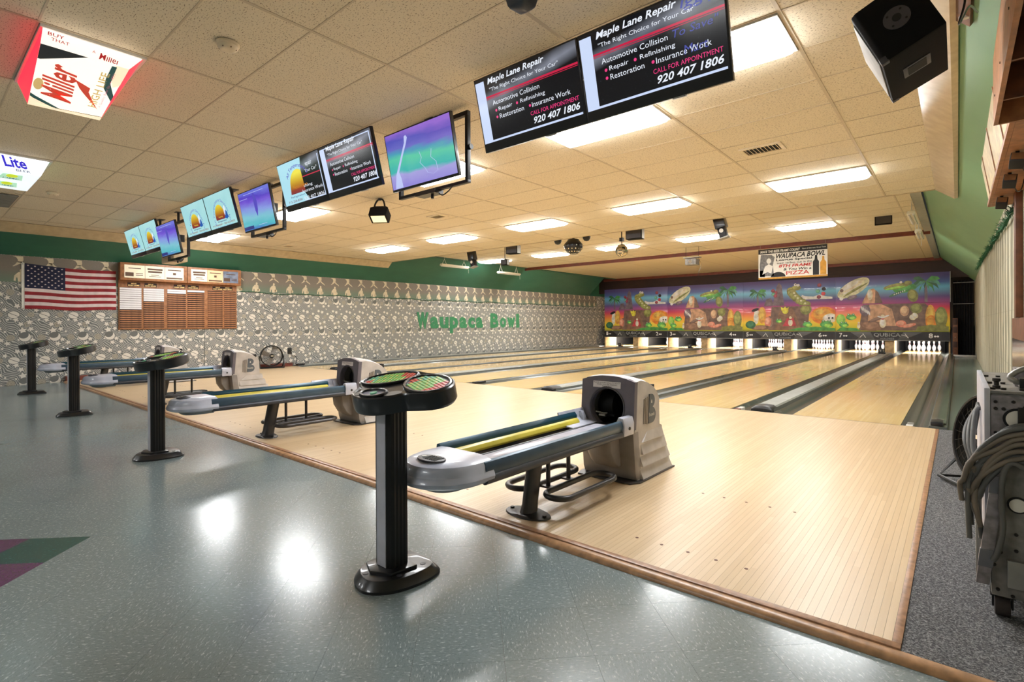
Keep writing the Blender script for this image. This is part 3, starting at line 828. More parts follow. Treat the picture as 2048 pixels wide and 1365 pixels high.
def put_light(i, j, z, label, group):
    global first
    x0, x1, y0, y1 = cell1(i, j)
    loc = ((x0 + x1) / 2, (y0 + y1) / 2, z)
    o = tro if first else copy_tree(tro)
    first = False
    o.location = loc; o['label'] = label; o['group'] = group
for i, j in LIGHTS1:
    where = {1: 'in line with lane seven', 3: 'in line with lanes five and six', 6: 'in line with lanes three and four', 9: 'in line with lane one', 0: 'in line with lane eight', 2: 'in line with lane six', 4: 'in line with lane five', 8: 'in line with lane two', 5: 'in line with lane four'}[i]
    if j == 5: put_light(i, j, ZC1, 'lit fluorescent ceiling light next to the big black hanging speaker', 'ceiling lights by the screens')
    elif j == 6: put_light(i, j, ZC1, 'lit ceiling light behind the row of hanging screens, ' + where, 'ceiling lights by the screens')
    elif j == 12: put_light(i, j, ZC1, 'ceiling light by the step of the low ceiling, ' + where, 'ceiling lights at the step')
    else: put_light(i, j, ZC1, 'lit ceiling light over the seating area behind the consoles, ' + where, 'ceiling lights over the seating')
for i, j in LIGHTS2: put_light(i, j, ZC2, 'lit ceiling light in the raised ceiling over ' + {1: 'lane seven', 3: 'lanes five and six', 5: 'lane four', 7: 'lane three', 9: 'lane one'}[i], 'ceiling lights in the raised ceiling')

# tube lamps fixed to the far side of the wooden batten, lighting the ribbed ceiling and the masking
for k in range(5):
    xa = -12.7 + k * 2.45
    t = thing('cove_lamp', 'bare tube lamp fixed behind the wooden batten under the ribbed ceiling', 'strip lamp', (xa + 1.0, 16.42, ZC2 - 0.05), 'tube lamps behind the wooden batten')
    MB().box(xa, xa + 2.0, 16.36, 16.46, ZC2 - 0.012, ZC2 + 0.0115).build('housing', 'white_paint', t)
    MB().box(xa + 0.03, xa + 1.97, 16.37, 16.455, ZC2 - 0.026, ZC2 - 0.0125).build('tube', 'batten_tube', t)
# ---------------------------------------------------------------- ball return (local: x across, y towards the pins, origin on the floor at the middle of the foot of the hood)
def ball_return():
    t = thing('ball_return', '', 'ball return', (0, 0, 0), 'ball returns on the approach')
    HW = 0.213
    # base flange
    MB().prism([(-0.225, -0.05), (0.20, -0.05), (0.245, 0.02), (0.245, 0.60), (-0.245, 0.60), (-0.245, 0.02)], 0, 0.012).build('base_plate', 'steel_dark', t, bevel=0.003)
    # stepped side profile (y, z)
    prof = [(0.04, 0.012), (0.0, 0.36), (0.03, 0.705), (0.10, 0.71), (0.20, 0.69), (0.30, 0.65), (0.365, 0.60), (0.395, 0.555), (0.40, 0.36), (0.44, 0.345), (0.455, 0.275), (0.485, 0.26), (0.50, 0.185), (0.53, 0.17), (0.545, 0.10), (0.565, 0.09), (0.57, 0.012)]
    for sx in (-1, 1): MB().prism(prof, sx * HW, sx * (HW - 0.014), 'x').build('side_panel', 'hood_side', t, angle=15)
    # skin over top and back
    sk = MB(); top = prof[2:]
    up = [(p[0], p[1] - 0.002) for p in top]
    def ring(x, arch): return [(x, p[0], p[1] + arch * max(0.0, 1 - max(0, p[0] - 0.25) / 0.25) if p[1] > 0.5 else p[1]) for p in up]
    xs = [-1, -0.85, -0.55, 0, 0.55, 0.85, 1]; ar = [0, 0.016, 0.028, 0.034, 0.028, 0.016, 0]
    sk.loft([ring(x * (HW - 0.001), a) for x, a in zip(xs, ar)], caps=False, closed=False)
    sk.build('hood_skin', 'hood_side', t, angle=25)
    # louvre ribs on both sides
    for sx in (-1, 1):
        for z0, z1, ya, yb in ((0.27, 0.345, 0.10, 0.445), (0.185, 0.262, 0.09, 0.49), (0.10, 0.175, 0.08, 0.535), (0.014, 0.09, 0.075, 0.565)):
            i = {0.27: 0, 0.185: 1, 0.10: 2, 0.014: 3}[z0]
            x_, p_ = sx * (HW - 0.002), sx * (HW + 0.012 + 0.004 * i); yt = ya + (0.11 if i == 0 else 0.0)
            MB().add([(x_, ya, z0), (x_, yb, z0), (x_, yb - 0.01, z1 + 0.004), (x_, yt, z1 + 0.004), (p_, ya + 0.01, z0), (p_, yb + 0.006, z0)], [(0, 1, 2, 3), (0, 4, 5, 1), (3, 2, 5, 4), (0, 3, 4), (1, 5, 2)]).build('louvre', 'hood_side', t, angle=20)
    # front panel with round opening
    N = 48; out, inn = [], []
    for k in range(N):
        a = 2 * math.pi * k / N + math.pi / N; cx, cz = math.cos(a), math.sin(a)
        oz = 0.515
        hx, hz1, hz0 = HW + 0.002, 0.738, 0.36
        tt = min(abs(hx / cx) if abs(cx) > 1e-6 else 9, ((hz1 - oz) / cz) if cz > 1e-6 else 9, ((hz0 - oz) / cz) if cz < -1e-6 else 9)
        X, Z = cx * tt, oz + cz * tt
        if Z > 0.70: Z = min(Z, 0.704 + 0.036 * (1 - (X / hx) ** 2))
        out.append((X, Z)); inn.append((0.132 * cx, oz + 0.132 * cz))
    yof = lambda z: 0.03 * (z - 0.36) / 0.345
    fp = MB()
    fp.ring2(out, inn, lambda p: (p[0], yof(p[1]) - 0.022, p[1]))
    fp.add([(p[0], yof(p[1]) - 0.022, p[1]) for p in inn] + [(p[0] * 1.02, yof(p[1]) + 0.03, p[1]) for p in inn], [(i, (i + 1) % N, N + (i + 1) % N, N + i) for i in range(N)])
    fp.add([(p[0], yof(p[1]) - 0.022, p[1]) for p in out] + [(p[0], yof(p[1]) + 0.02, p[1]) for p in out], [(i, (i + 1) % N, N + (i + 1) % N, N + i) for i in range(N)])
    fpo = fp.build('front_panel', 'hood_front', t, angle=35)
    ringp = MB()
    ringp.tube([(p[0] * 1.06, yof(p[1]) - 0.023, 0.515 + (p[1] - 0.515) * 1.06) for p in inn], 0.006, 6, closed=True)
    ringp.build('rim', 'dark_grey', fpo)
    no = MB(); no.add([(-0.12, yof(0.65) - 0.0235, 0.652), (0.105, yof(0.65) - 0.0235, 0.652), (0.105, yof(0.70) - 0.0235, 0.697), (-0.12, yof(0.70) - 0.0235, 0.697)], [(0, 1, 2, 3)])
    note = no.build('notice', 'white_paper', t, flip=False)
    tilt = (0.0, 0.03 / 0.345, 1.0)
    o_ = (0, yof(0.36) - 0.0243, 0.36 - 0.36)
    frn = ((0, yof(0.0) - 0.0243, 0), (1, 0, 0), (0, 0.03 / 0.345, 1))
    for bd, z0, z1, x0, x1 in (('PLEASE RETURN BALLS TO RACK', 0.683, 0.692, -0.114, 0.099), ('WHEN YOU ARE FINISHED', 0.670, 0.679, -0.09, 0.078), ('THANK YOU!', 0.657, 0.666, -0.045, 0.033)):
        lettering(bd, (x0, x1, z0, z1), frn, 'ink_dark', note)
    # lower front housing and skirt
    fl = MB()
    fl.loft([[(-HW - 0.001, 0.03, 0.014), (HW + 0.001, 0.03, 0.014), (HW + 0.001, 0.10, 0.014), (-HW - 0.001, 0.10, 0.014)],
             [(-HW - 0.001, 0.012, 0.06), (HW + 0.001, 0.012, 0.06), (HW + 0.001, 0.10, 0.06), (-HW - 0.001, 0.10, 0.06)],
             [(-HW - 0.001, -0.022, 0.36), (HW + 0.001, -0.022, 0.36), (HW + 0.001, 0.06, 0.36), (-HW - 0.001, 0.06, 0.36)]])
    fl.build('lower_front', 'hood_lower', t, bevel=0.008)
    sk2 = MB()
    sk2.loft([[(x, y, z) for x, y in ((-0.10, 0.02), (-0.10, y1), (-0.06, y1 - 0.02), (0.06, y1 - 0.02), (0.10, y1), (0.10, 0.02))] for z, y1 in ((0.10, -0.02), (0.14, -0.07), (0.22, -0.12), (0.33, -0.135))])
    sk2.build('ball_chute', 'hood_lower', t, bevel=0.006)
    # dark works inside the opening
    wk = MB(); wk.box(-0.19, 0.19, 0.33, 0.36, 0.30, 0.66); wk.cyl((-0.15, 0.22, 0.50), (-0.03, 0.22, 0.50), 0.10, n=20); wk.box(-0.13, 0.0, 0.10, 0.14, 0.43, 0.445); wk.box(-0.2, 0.2, 0.06, 0.33, 0.36, 0.375)
    wk.build('lift_wheel', 'black_matte', t)
    br = MB(); br.tube([(-0.11, 0.02, 0.47), (-0.07, 0.06, 0.455), (-0.03, 0.05, 0.46)], 0.006, 6); br.box(-0.09, -0.04, 0.03, 0.05, 0.44, 0.452); br.build('lift_bracket', 'metal_grey', t)
    # logo on both sides
    for sx in (-1, 1):
        xq = sx * (HW + 0.0015)
        f_ = ((xq, 0, 0), (0, sx, 0), (0, 0, 1))
        y_off = 0 if sx > 0 else 0
        lg = MB()
        def fy(a): return a if sx > 0 else -a
        for q in range(3):
            a0 = 0.135 + q * 0.024
            lg.prism([(a0, 0.395 - 0.004 * q), (a0 + 0.015, 0.393 - 0.004 * q), (a0 + 0.026, 0.575 + 0.006 * q), (a0 + 0.008, 0.573 + 0.006 * q)], xq - sx * 0.001, xq + sx * 0.004, 'x')
        st = lg.build('logo_stripes', 'logo_stripe', t)
        B = [(0.205, 0.39), (0.222, 0.60)] + arcpts(0.255, 0.552, 0.052, 90, -70, 9, 0.048) + arcpts(0.258, 0.448, 0.062, 78, -90, 9, 0.058)
        bl = MB().prism(B, xq - sx * 0.001, xq + sx * 0.006, 'x').build('logo_badge', 'logo_slate', t)
        xq2 = xq + sx * 0.0066
        ff = ((xq2, 0, 0), (0, 1, 0), (0, 0, 1)) if sx > 0 else ((xq2, 0.50, 0), (0, -1, 0), (0, 0, 1))
        lettering('Brunswick', (0.212, 0.300, 0.44, 0.466) if sx > 0 else (0.20, 0.288, 0.44, 0.466), ff, 'white_paint', bl)
        dr = MB(); flat(dr, [(0.246, 0.535), (0.262, 0.535), (0.258, 0.555), (0.254, 0.562), (0.249, 0.553)] if sx > 0 else [(0.24, 0.535), (0.256, 0.535), (0.252, 0.555), (0.248, 0.562), (0.243, 0.553)], ff)
        dr.build('drop_mark', 'white_paint', bl, flip=False)
    # ---- rack
    Y0, Y1 = -1.50, -0.14       # rails from nose to clamps
    for sx, mt in ((-1, 'rail_teal'), (1, 'rail_blue')):
        xo = sx * 0.205
        up_ = 0.022 if sx < 0 else 0.0
        pr = [(xo, 0.385), (xo + sx * 0.008, 0.42), (xo + sx * 0.0, 0.452 + up_), (xo - sx * 0.018, 0.458 + up_), (xo - sx * 0.036, 0.445 + up_ * 0.5), (xo - sx * 0.036, 0.385)]
        MB().prism(pr, Y0 + (0.056 if sx < 0 else 0), Y1, 'y').build('rail', mt, t, bevel=0.003)
        pr2 = arcpts(xo - sx * 0.014, 0.366, 0.026, 0, 360, 13)[:-1]
        MB().prism(pr2, Y0 + 0.01, Y1 + 0.02, 'y').build('lower_bar', 'rail_under', t, angle=60)
        # inner ledge that carries the balls
        MB().prism([(xo - sx * 0.0365, 0.402), (xo - sx * 0.0365, 0.438), (xo - sx * 0.048, 0.442), (xo - sx * 0.064, 0.432), (xo - sx * 0.074, 0.412), (xo - sx * 0.070, 0.398)], Y0, Y1 - 0.02, 'y').build('support_strip', 'rod_yellow', t, bevel=0.003)
        MB().box(min(xo - sx * 0.036, xo - sx * 0.07), max(xo - sx * 0.036, xo - sx * 0.07), Y0, Y1, 0.352, 0.396).build('strip_channel', 'black_plastic', t)
        # light grey clamp next to the hood
        cl = MB()
        cl.prism([(xo - sx * 0.05, 0.37), (xo + sx * 0.016, 0.35), (xo + sx * 0.018, 0.43), (xo + sx * 0.006, 0.475), (xo - sx * 0.03, 0.48), (xo - sx * 0.05, 0.44)], Y1 - 0.02 if sx > 0 else Y1 + 0.06, Y1 + 0.12 if sx > 0 else Y1 + 0.10, 'y')
        if sx < 0: cl.prism([(xo - 0.008, 0.40), (xo + 0.0, 0.468), (xo - 0.006, 0.492), (xo + 0.004, 0.497), (xo + 0.014, 0.47), (xo + 0.022, 0.435), (xo + 0.05, 0.413), (xo + 0.13, 0.404), (xo + 0.13, 0.396), (xo + 0.03, 0.396)], Y1 - 0.19, Y1 + 0.13, 'y')
        co = cl.build('clamp', 'nose_grey', t, bevel=0.008)
        MB().cyl((xo + sx * 0.016, Y1 + 0.05, 0.40), (xo + sx * 0.022, Y1 + 0.05, 0.40), 0.012, n=10).build('bolt', 'bolt_dark', co)
    MB().prism([(-0.035, 0.398), (0.16, 0.398), (0.165, 0.405), (0.16, 0.409), (-0.03, 0.409)], Y0 + 0.02, Y1 + 0.02, 'y').build('centre_tray', 'clear_tray', t)
    MB().box(-0.045, -0.028, Y0 + 0.02, Y1 + 0.02, 0.355, 0.412).build('tray_edge', 'rail_under', t, bevel=0.003)
    dk = MB(); dk.box(-0.05, 0.165, Y1 - 0.02, 0.0, 0.385, 0.402); dk.box(-0.165, 0.0, Y1 - 0.16, 0.0, 0.372, 0.386); dk.build('ramp', 'black_plastic', t, bevel=0.003)
    # nose
    def D(w, l, y, z, n=17):
        pts = [(w * math.cos(math.pi + math.pi * i / (n - 1)), y + l * math.sin(math.pi + math.pi * i / (n - 1)), z) for i in range(n)]
        return pts + [(w, Y0 + 0.055, z), (-w, Y0 + 0.055, z)]
    ns = MB(); yb = Y0 - 0.05
    ns.loft([D(.196, .205, yb, .352), D(.216, .235, yb, .366), D(.222, .243, yb, .384), D(.216, .235, yb, .402), D(.210, .226, yb, .410), D(.206, .220, yb, .438), D(.196, .205, yb, .455), D(.165, .165, yb, .468), D(.10, .09, yb, .472)])
    no_ = ns.build('nose', 'nose_grey', t, angle=30)
    MB().loft([D(.10, .10, yb - 0.02, .315), D(.15, .15, yb - 0.02, .352)]).build('nose_pod', 'nose_under', t, bevel=0.006)
    vz = 0.4735
    vp = MB(); pts = [(0.0 + 0.085 * math.cos(a) * (1.0 if math.cos(a) > 0 else 1.0), yb - 0.10 + 0.052 * math.sin(a)) for a in [2 * math.pi * i / 20 for i in range(20)]]
    vp.T = Matrix.Translation((0.01, -0.015, 0)) @ Matrix.Rotation(R(0), 4, 'Z')
    vp.prism(pts, 0.462, vz + 0.004); vo = vp.build('dryer_vent', 'dark_grey', no_, bevel=0.003)
    for q in range(6):
        sl = MB(); sl.box(-0.02 + q * 0.0155, -0.012 + q * 0.0155, yb - 0.145, yb - 0.085, vz + 0.0035, vz + 0.006); sl.build('slot', 'black_matte', t)
    MB().cyl((-0.042, yb - 0.115, vz + 0.003), (-0.042, yb - 0.115, vz + 0.006), 0.012, n=12).build('button', 'metal_grey', t)
    # leg, foot and the two loops
    lg = MB()
    ov = lambda c, w, l: [(c[0] + w * math.cos(2 * math.pi * i / 20), c[1] + l * math.sin(2 * math.pi * i / 20), c[2]) for i in range(20)]
    lg.loft([ov((0.0, -0.915, 0.012), 0.045, 0.065), ov((0.0, -0.90, 0.06), 0.04, 0.058), ov((0.0, -0.84, 0.36), 0.04, 0.058)]); lg.build('leg', 'steel_dark', t, angle=60)
    fo = MB().loft([ov((0, -0.92, 0.0), 0.155, 0.092), ov((0, -0.92, 0.008), 0.15, 0.088), ov((0, -0.92, 0.016), 0.07, 0.08)]).build('foot', 'steel_dark', t, angle=30)
    for sx in (-1, 1): MB().cyl((sx * 0.12, -0.92, 0.008), (sx * 0.12, -0.92, 0.018), 0.012, n=8).build('bolt', 'bolt_dark', fo)
    for sx in (-1, 1):
        xc = sx * 0.148; ya, yb2, rr = -0.80, -0.34, 0.085
        path = [(xc + rr * math.cos(R(a)), yb2 + rr * math.sin(R(a)), 0.115) for a in range(0, 181, 20)] + [(xc + rr * math.cos(R(a)), ya + rr * math.sin(R(a)), 0.115) for a in range(180, 361, 20)]
        MB().tube(path, 0.018, 10, closed=True).build('shoe_bar_loop', 'steel_dark', t, angle=60)
    for yy in (-0.72, -0.50):
        st = MB(); st.cyl((0, yy, 0.11), (0, yy, 0.37), 0.014, n=10); st.box(-0.075, 0.075, yy - 0.02, yy + 0.02, 0.105, 0.117); st.build('stem', 'steel_dark', t, angle=60)
    for ya_, yb_ in ((-0.85, -0.76), (-0.53, -0.47)): MB().box(-0.19, 0.19, ya_, yb_, 0.352, 0.368).build('cross_brace', 'rail_under', t)
    return t
br0 = ball_return()
for k in range(4):
    lab = f'grey ball return with empty rack in front of {lanes(k)}'
    if k == 0: br0.location = (-1.925, 3.31, 0.0005); br0['label'] = lab
    else: dup(br0, (-1.925 - k * P, 3.31, 0.0005), lab)

# ---------------------------------------------------------------- scoring consoles on pedestals
def console():
    t = thing('scoring_console', '', 'keypad console', (0, 0, 0), 'scoring consoles')
    bs = [(-0.15, -0.05), (-0.12, -0.12), (-0.03, -0.175), (0.06, -0.175), (0.135, -0.10), (0.165, 0.02), (0.155, 0.13), (0.10, 0.18), (-0.08, 0.18), (-0.145, 0.11)]
    sm = [(p[0], p[1]) for p in smooth_path([(a, b, 0) for a, b in bs + bs[:1]], 4)][:-1]
    rg = lambda s, z: [(p[0] * s, p[1] * s, z) for p in sm]
    base = MB().loft([rg(1.0, 0), rg(1.0, 0.012), rg(0.97, 0.02), rg(0.84, 0.045), rg(0.82, 0.046)]).build('base', 'black_plastic', t, angle=30)
    MB().prism([(-0.10, -0.075), (-0.01, -0.115), (0.085, -0.07), (0.10, 0.06), (-0.09, 0.07)], 0.045, 0.060).build('collar', 'black_plastic', t, bevel=0.004)
    for a, b in ((-0.09, 0.08), (0.09, 0.10), (0.10, -0.04), (-0.03, -0.125)): MB().cyl((a, b, 0.045), (a, b, 0.0475), 0.013, n=12).build('bolt_cover', 'dark_grey', base)
    col = [(-0.065, -0.045), (-0.045, -0.055), (0.03, -0.055), (0.05, -0.045)] + [(0.055, -0.03), (0.052, -0.02), (0.055, -0.01), (0.052, 0.0), (0.055, 0.01), (0.052, 0.02), (0.055, 0.03)] + [(0.05, 0.045), (0.03, 0.055), (-0.045, 0.055), (-0.065, 0.045)]
    MB().prism(col, 0.06, 0.80).build('column', 'black_metal', t, angle=20)
    MB().box(-0.038, 0.026, -0.0585, -0.054, 0.062, 0.80).build('column_strip', 'strip_silver', t)
    # tray: three lobes
    lob = [(-0.135, 0.10, 0.165, 0.112, 28), (0.155, 0.085, 0.185, 0.112, -22), (-0.01, -0.085, 0.135, 0.082, 0)]
    def out(a):
        d = (math.cos(a), math.sin(a)); best = 0.02
        for cx, cy, rx, ry, rot in lob:
            c, s = math.cos(R(rot)), math.sin(R(rot))
            dx, dy = (d[0] * c + d[1] * s) / rx, (-d[0] * s + d[1] * c) / ry
            ox_, oy_ = (-cx * c - cy * s) / rx, (cx * s - cy * c) / ry
            A = dx * dx + dy * dy; B = ox_ * dx + oy_ * dy; Cc = ox_ * ox_ + oy_ * oy_ - 1; D_ = B * B - A * Cc
            if D_ > 0: best = max(best, (-B + math.sqrt(D_)) / A)
        return best
    N = 96
    rad = [out(2 * math.pi * i / N) for i in range(N)]
    def hull(pts):
        pts = sorted(pts); lo, hi = [], []
        for q in pts:
            for ch, sg in ((lo, 1), (hi, -1)):
                while len(ch) > 1 and sg * ((ch[-1][0] - ch[-2][0]) * (q[1] - ch[-2][1]) - (ch[-1][1] - ch[-2][1]) * (q[0] - ch[-2][0])) <= 0: ch.pop()
                ch.append(q)
        return lo[:-1] + hi[::-1][:-1]
    hp = hull([(r_ * math.cos(2 * math.pi * i / N), r_ * math.sin(2 * math.pi * i / N)) for i, r_ in enumerate(rad)])
    def hr(a):
        d = (math.cos(a), math.sin(a)); best = 0
        for (x1_, y1_), (x2_, y2_) in zip(hp, hp[1:] + hp[:1]):
            ex_, ey_ = x2_ - x1_, y2_ - y1_; den = d[0] * ey_ - d[1] * ex_
            if abs(den) < 1e-9: continue
            t_ = (x1_ * ey_ - y1_ * ex_) / den; s_ = (x1_ * d[1] - y1_ * d[0]) / den
            if -1e-6 <= s_ <= 1 + 1e-6 and t_ > best: best = t_
        return best
    rad = [0.3 * r_ + 0.7 * hr(2 * math.pi * i / N) for i, r_ in enumerate(rad)]
    rad = [sum(rad[(i + k) % N] for k in (-2, -1, 0, 1, 2)) / 5 for i in range(N)]
    Tm = Matrix.Translation((0, 0.01, 0.80)) @ Matrix.Rotation(R(13), 4, 'X')
    ol = lambda s, z, e=0.0: [((rad[i] * s + e) * math.cos(2 * math.pi * i / N), (rad[i] * s + e) * math.sin(2 * math.pi * i / N), z) for i in range(N)]
    tr = MB(); tr.T = Tm
    tr.loft([ol(0.6, -0.02), ol(0.97, -0.012), ol(1.0, 0.0), ol(1.0, 0.062), ol(1.0, 0.068, -0.006), ol(1.0, 0.060, -0.014), ol(0.5, 0.058)])
    tray = tr.build('tray', 'black_plastic', t, angle=30)
    def ell(cx, cy, rx, ry, rot, n=28): return [(cx + rx * math.cos(a) * math.cos(R(rot)) - ry * math.sin(a) * math.sin(R(rot)), cy + rx * math.cos(a) * math.sin(R(rot)) + ry * math.sin(a) * math.cos(R(rot))) for a in [2 * math.pi * i / n for i in range(n)]]
    for q, (cx, cy, rx, ry, rot) in enumerate(lob):
        f = 0.86 if q < 2 else 0.55
        oy_ = 0 if q < 2 else -0.005
        rm = MB(); rm.T = Tm
        rm.tube([(p[0], p[1], 0.064) for p in ell(cx, cy + oy_, rx * f, ry * f, rot)], 0.008, 6, closed=True); rm.build('keypad_rim', 'black_plastic', t, angle=60)
        bd = MB(); bd.T = Tm; bd.prism(ell(cx, cy + oy_, rx * f, ry * f, rot), 0.056, 0.0625); bed = bd.build('keypad', 'key_bed', t)
        if q < 2:
            rows = {'key_green': MB(), 'key_red': MB(), 'key_yellow': MB(), 'key_mint': MB()}
            for g_ in rows.values(): g_.T = Tm
            for iy in range(-4, 5):
                for ix in range(-7, 8):
                    px, py = ix * 0.0185, iy * 0.0175
                    if (px / (rx * f * 0.9)) ** 2 + (py / (ry * f * 0.86)) ** 2 > 1: continue
                    a, b2 = cx + px * math.cos(R(rot)) - py * math.sin(R(rot)), cy + px * math.sin(R(rot)) + py * math.cos(R(rot))
                    far = (ix > 2 and iy > 0) or (ix < -4 and iy < 0) or (ix > 4)
                    kc = 'key_red' if far else ('key_yellow' if (ix + 2 * iy) % 5 == 0 else ('key_mint' if ix < -3 else 'key_green'))
                    rows[kc].box(a - 0.0072, a + 0.0072, b2 - 0.006, b2 + 0.006, 0.062, 0.0655)
            for kc, g_ in rows.items():
                if g_.v:
                    o = g_.build('keys', kc, bed); o['kind'] = 'stuff'
        else:
            lp = MB(); lp.T = Tm; lp.cyl((cx, cy + oy_, 0.06), (cx, cy + oy_, 0.068), 0.016, n=14); lp.build('lamp_button', 'key_mint', bed)
    ins = MB(); ins.T = Tm
    ins.prism(ell(-0.09, -0.095, 0.035, 0.04, 0), 0.056, 0.0612); ins.build('inlay', 'grille_grey', t)
    ins = MB(); ins.T = Tm
    ins.prism(ell(0.085, -0.06, 0.045, 0.03, 30), 0.056, 0.0612); ins.build('inlay', 'grille_grey', t)
    return t
co0 = console()
for k in range(4):
    lab = f'black keypad console on a pedestal before the ball return of {lanes(k)}'
    loc = (-1.965 - k * P, 1.455, FZ)
    if k == 0: co0.location = loc; co0['label'] = lab
    else: dup(co0, loc, lab)

# ---------------------------------------------------------------- pins
pp = [(0.0258, 0), (0.0286, 0.01), (0.0495, 0.057), (0.0605, 0.114), (0.0578, 0.149), (0.047, 0.184), (0.0315, 0.219), (0.0248, 0.235), (0.0228, 0.254), (0.0237, 0.276), (0.0285, 0.308), (0.0323, 0.343), (0.0295, 0.360), (0.020, 0.373), (0.008, 0.380)]
pin_me = MB().lathe(pp, 18).mesh('pin_body', ['pin_white'], angle=70)
st_me = MB().lathe([(0.0258, 0.236), (0.0262, 0.238), (0.0243, 0.247), (0.0238, 0.247)], 18).mesh('neck_stripe', ['pin_red'], angle=70)
st2_me = MB().lathe([(0.0236, 0.263), (0.0240, 0.263), (0.0249, 0.273), (0.0245, 0.274)], 18).mesh('neck_stripe', ['pin_red'], angle=70)
for n in range(1, 9):
    xc = lane_right(n) - W / 2
    for row in range(4):
        for j in range(row + 1):
            t = thing('bowling_pin', f'white bowling pin with red neck stripes standing on the deck of lane {NUM[n]}', 'bowling pin', (xc + (j - row / 2) * 0.3048, YPIN + row * 0.264, 0.0002), f'pins of lane {NUM[n]}')
            place('body', pin_me, (0, 0, 0), t); place('neck_stripe', st_me, (0, 0, 0), t); place('neck_stripe', st2_me, (0, 0, 0), t)

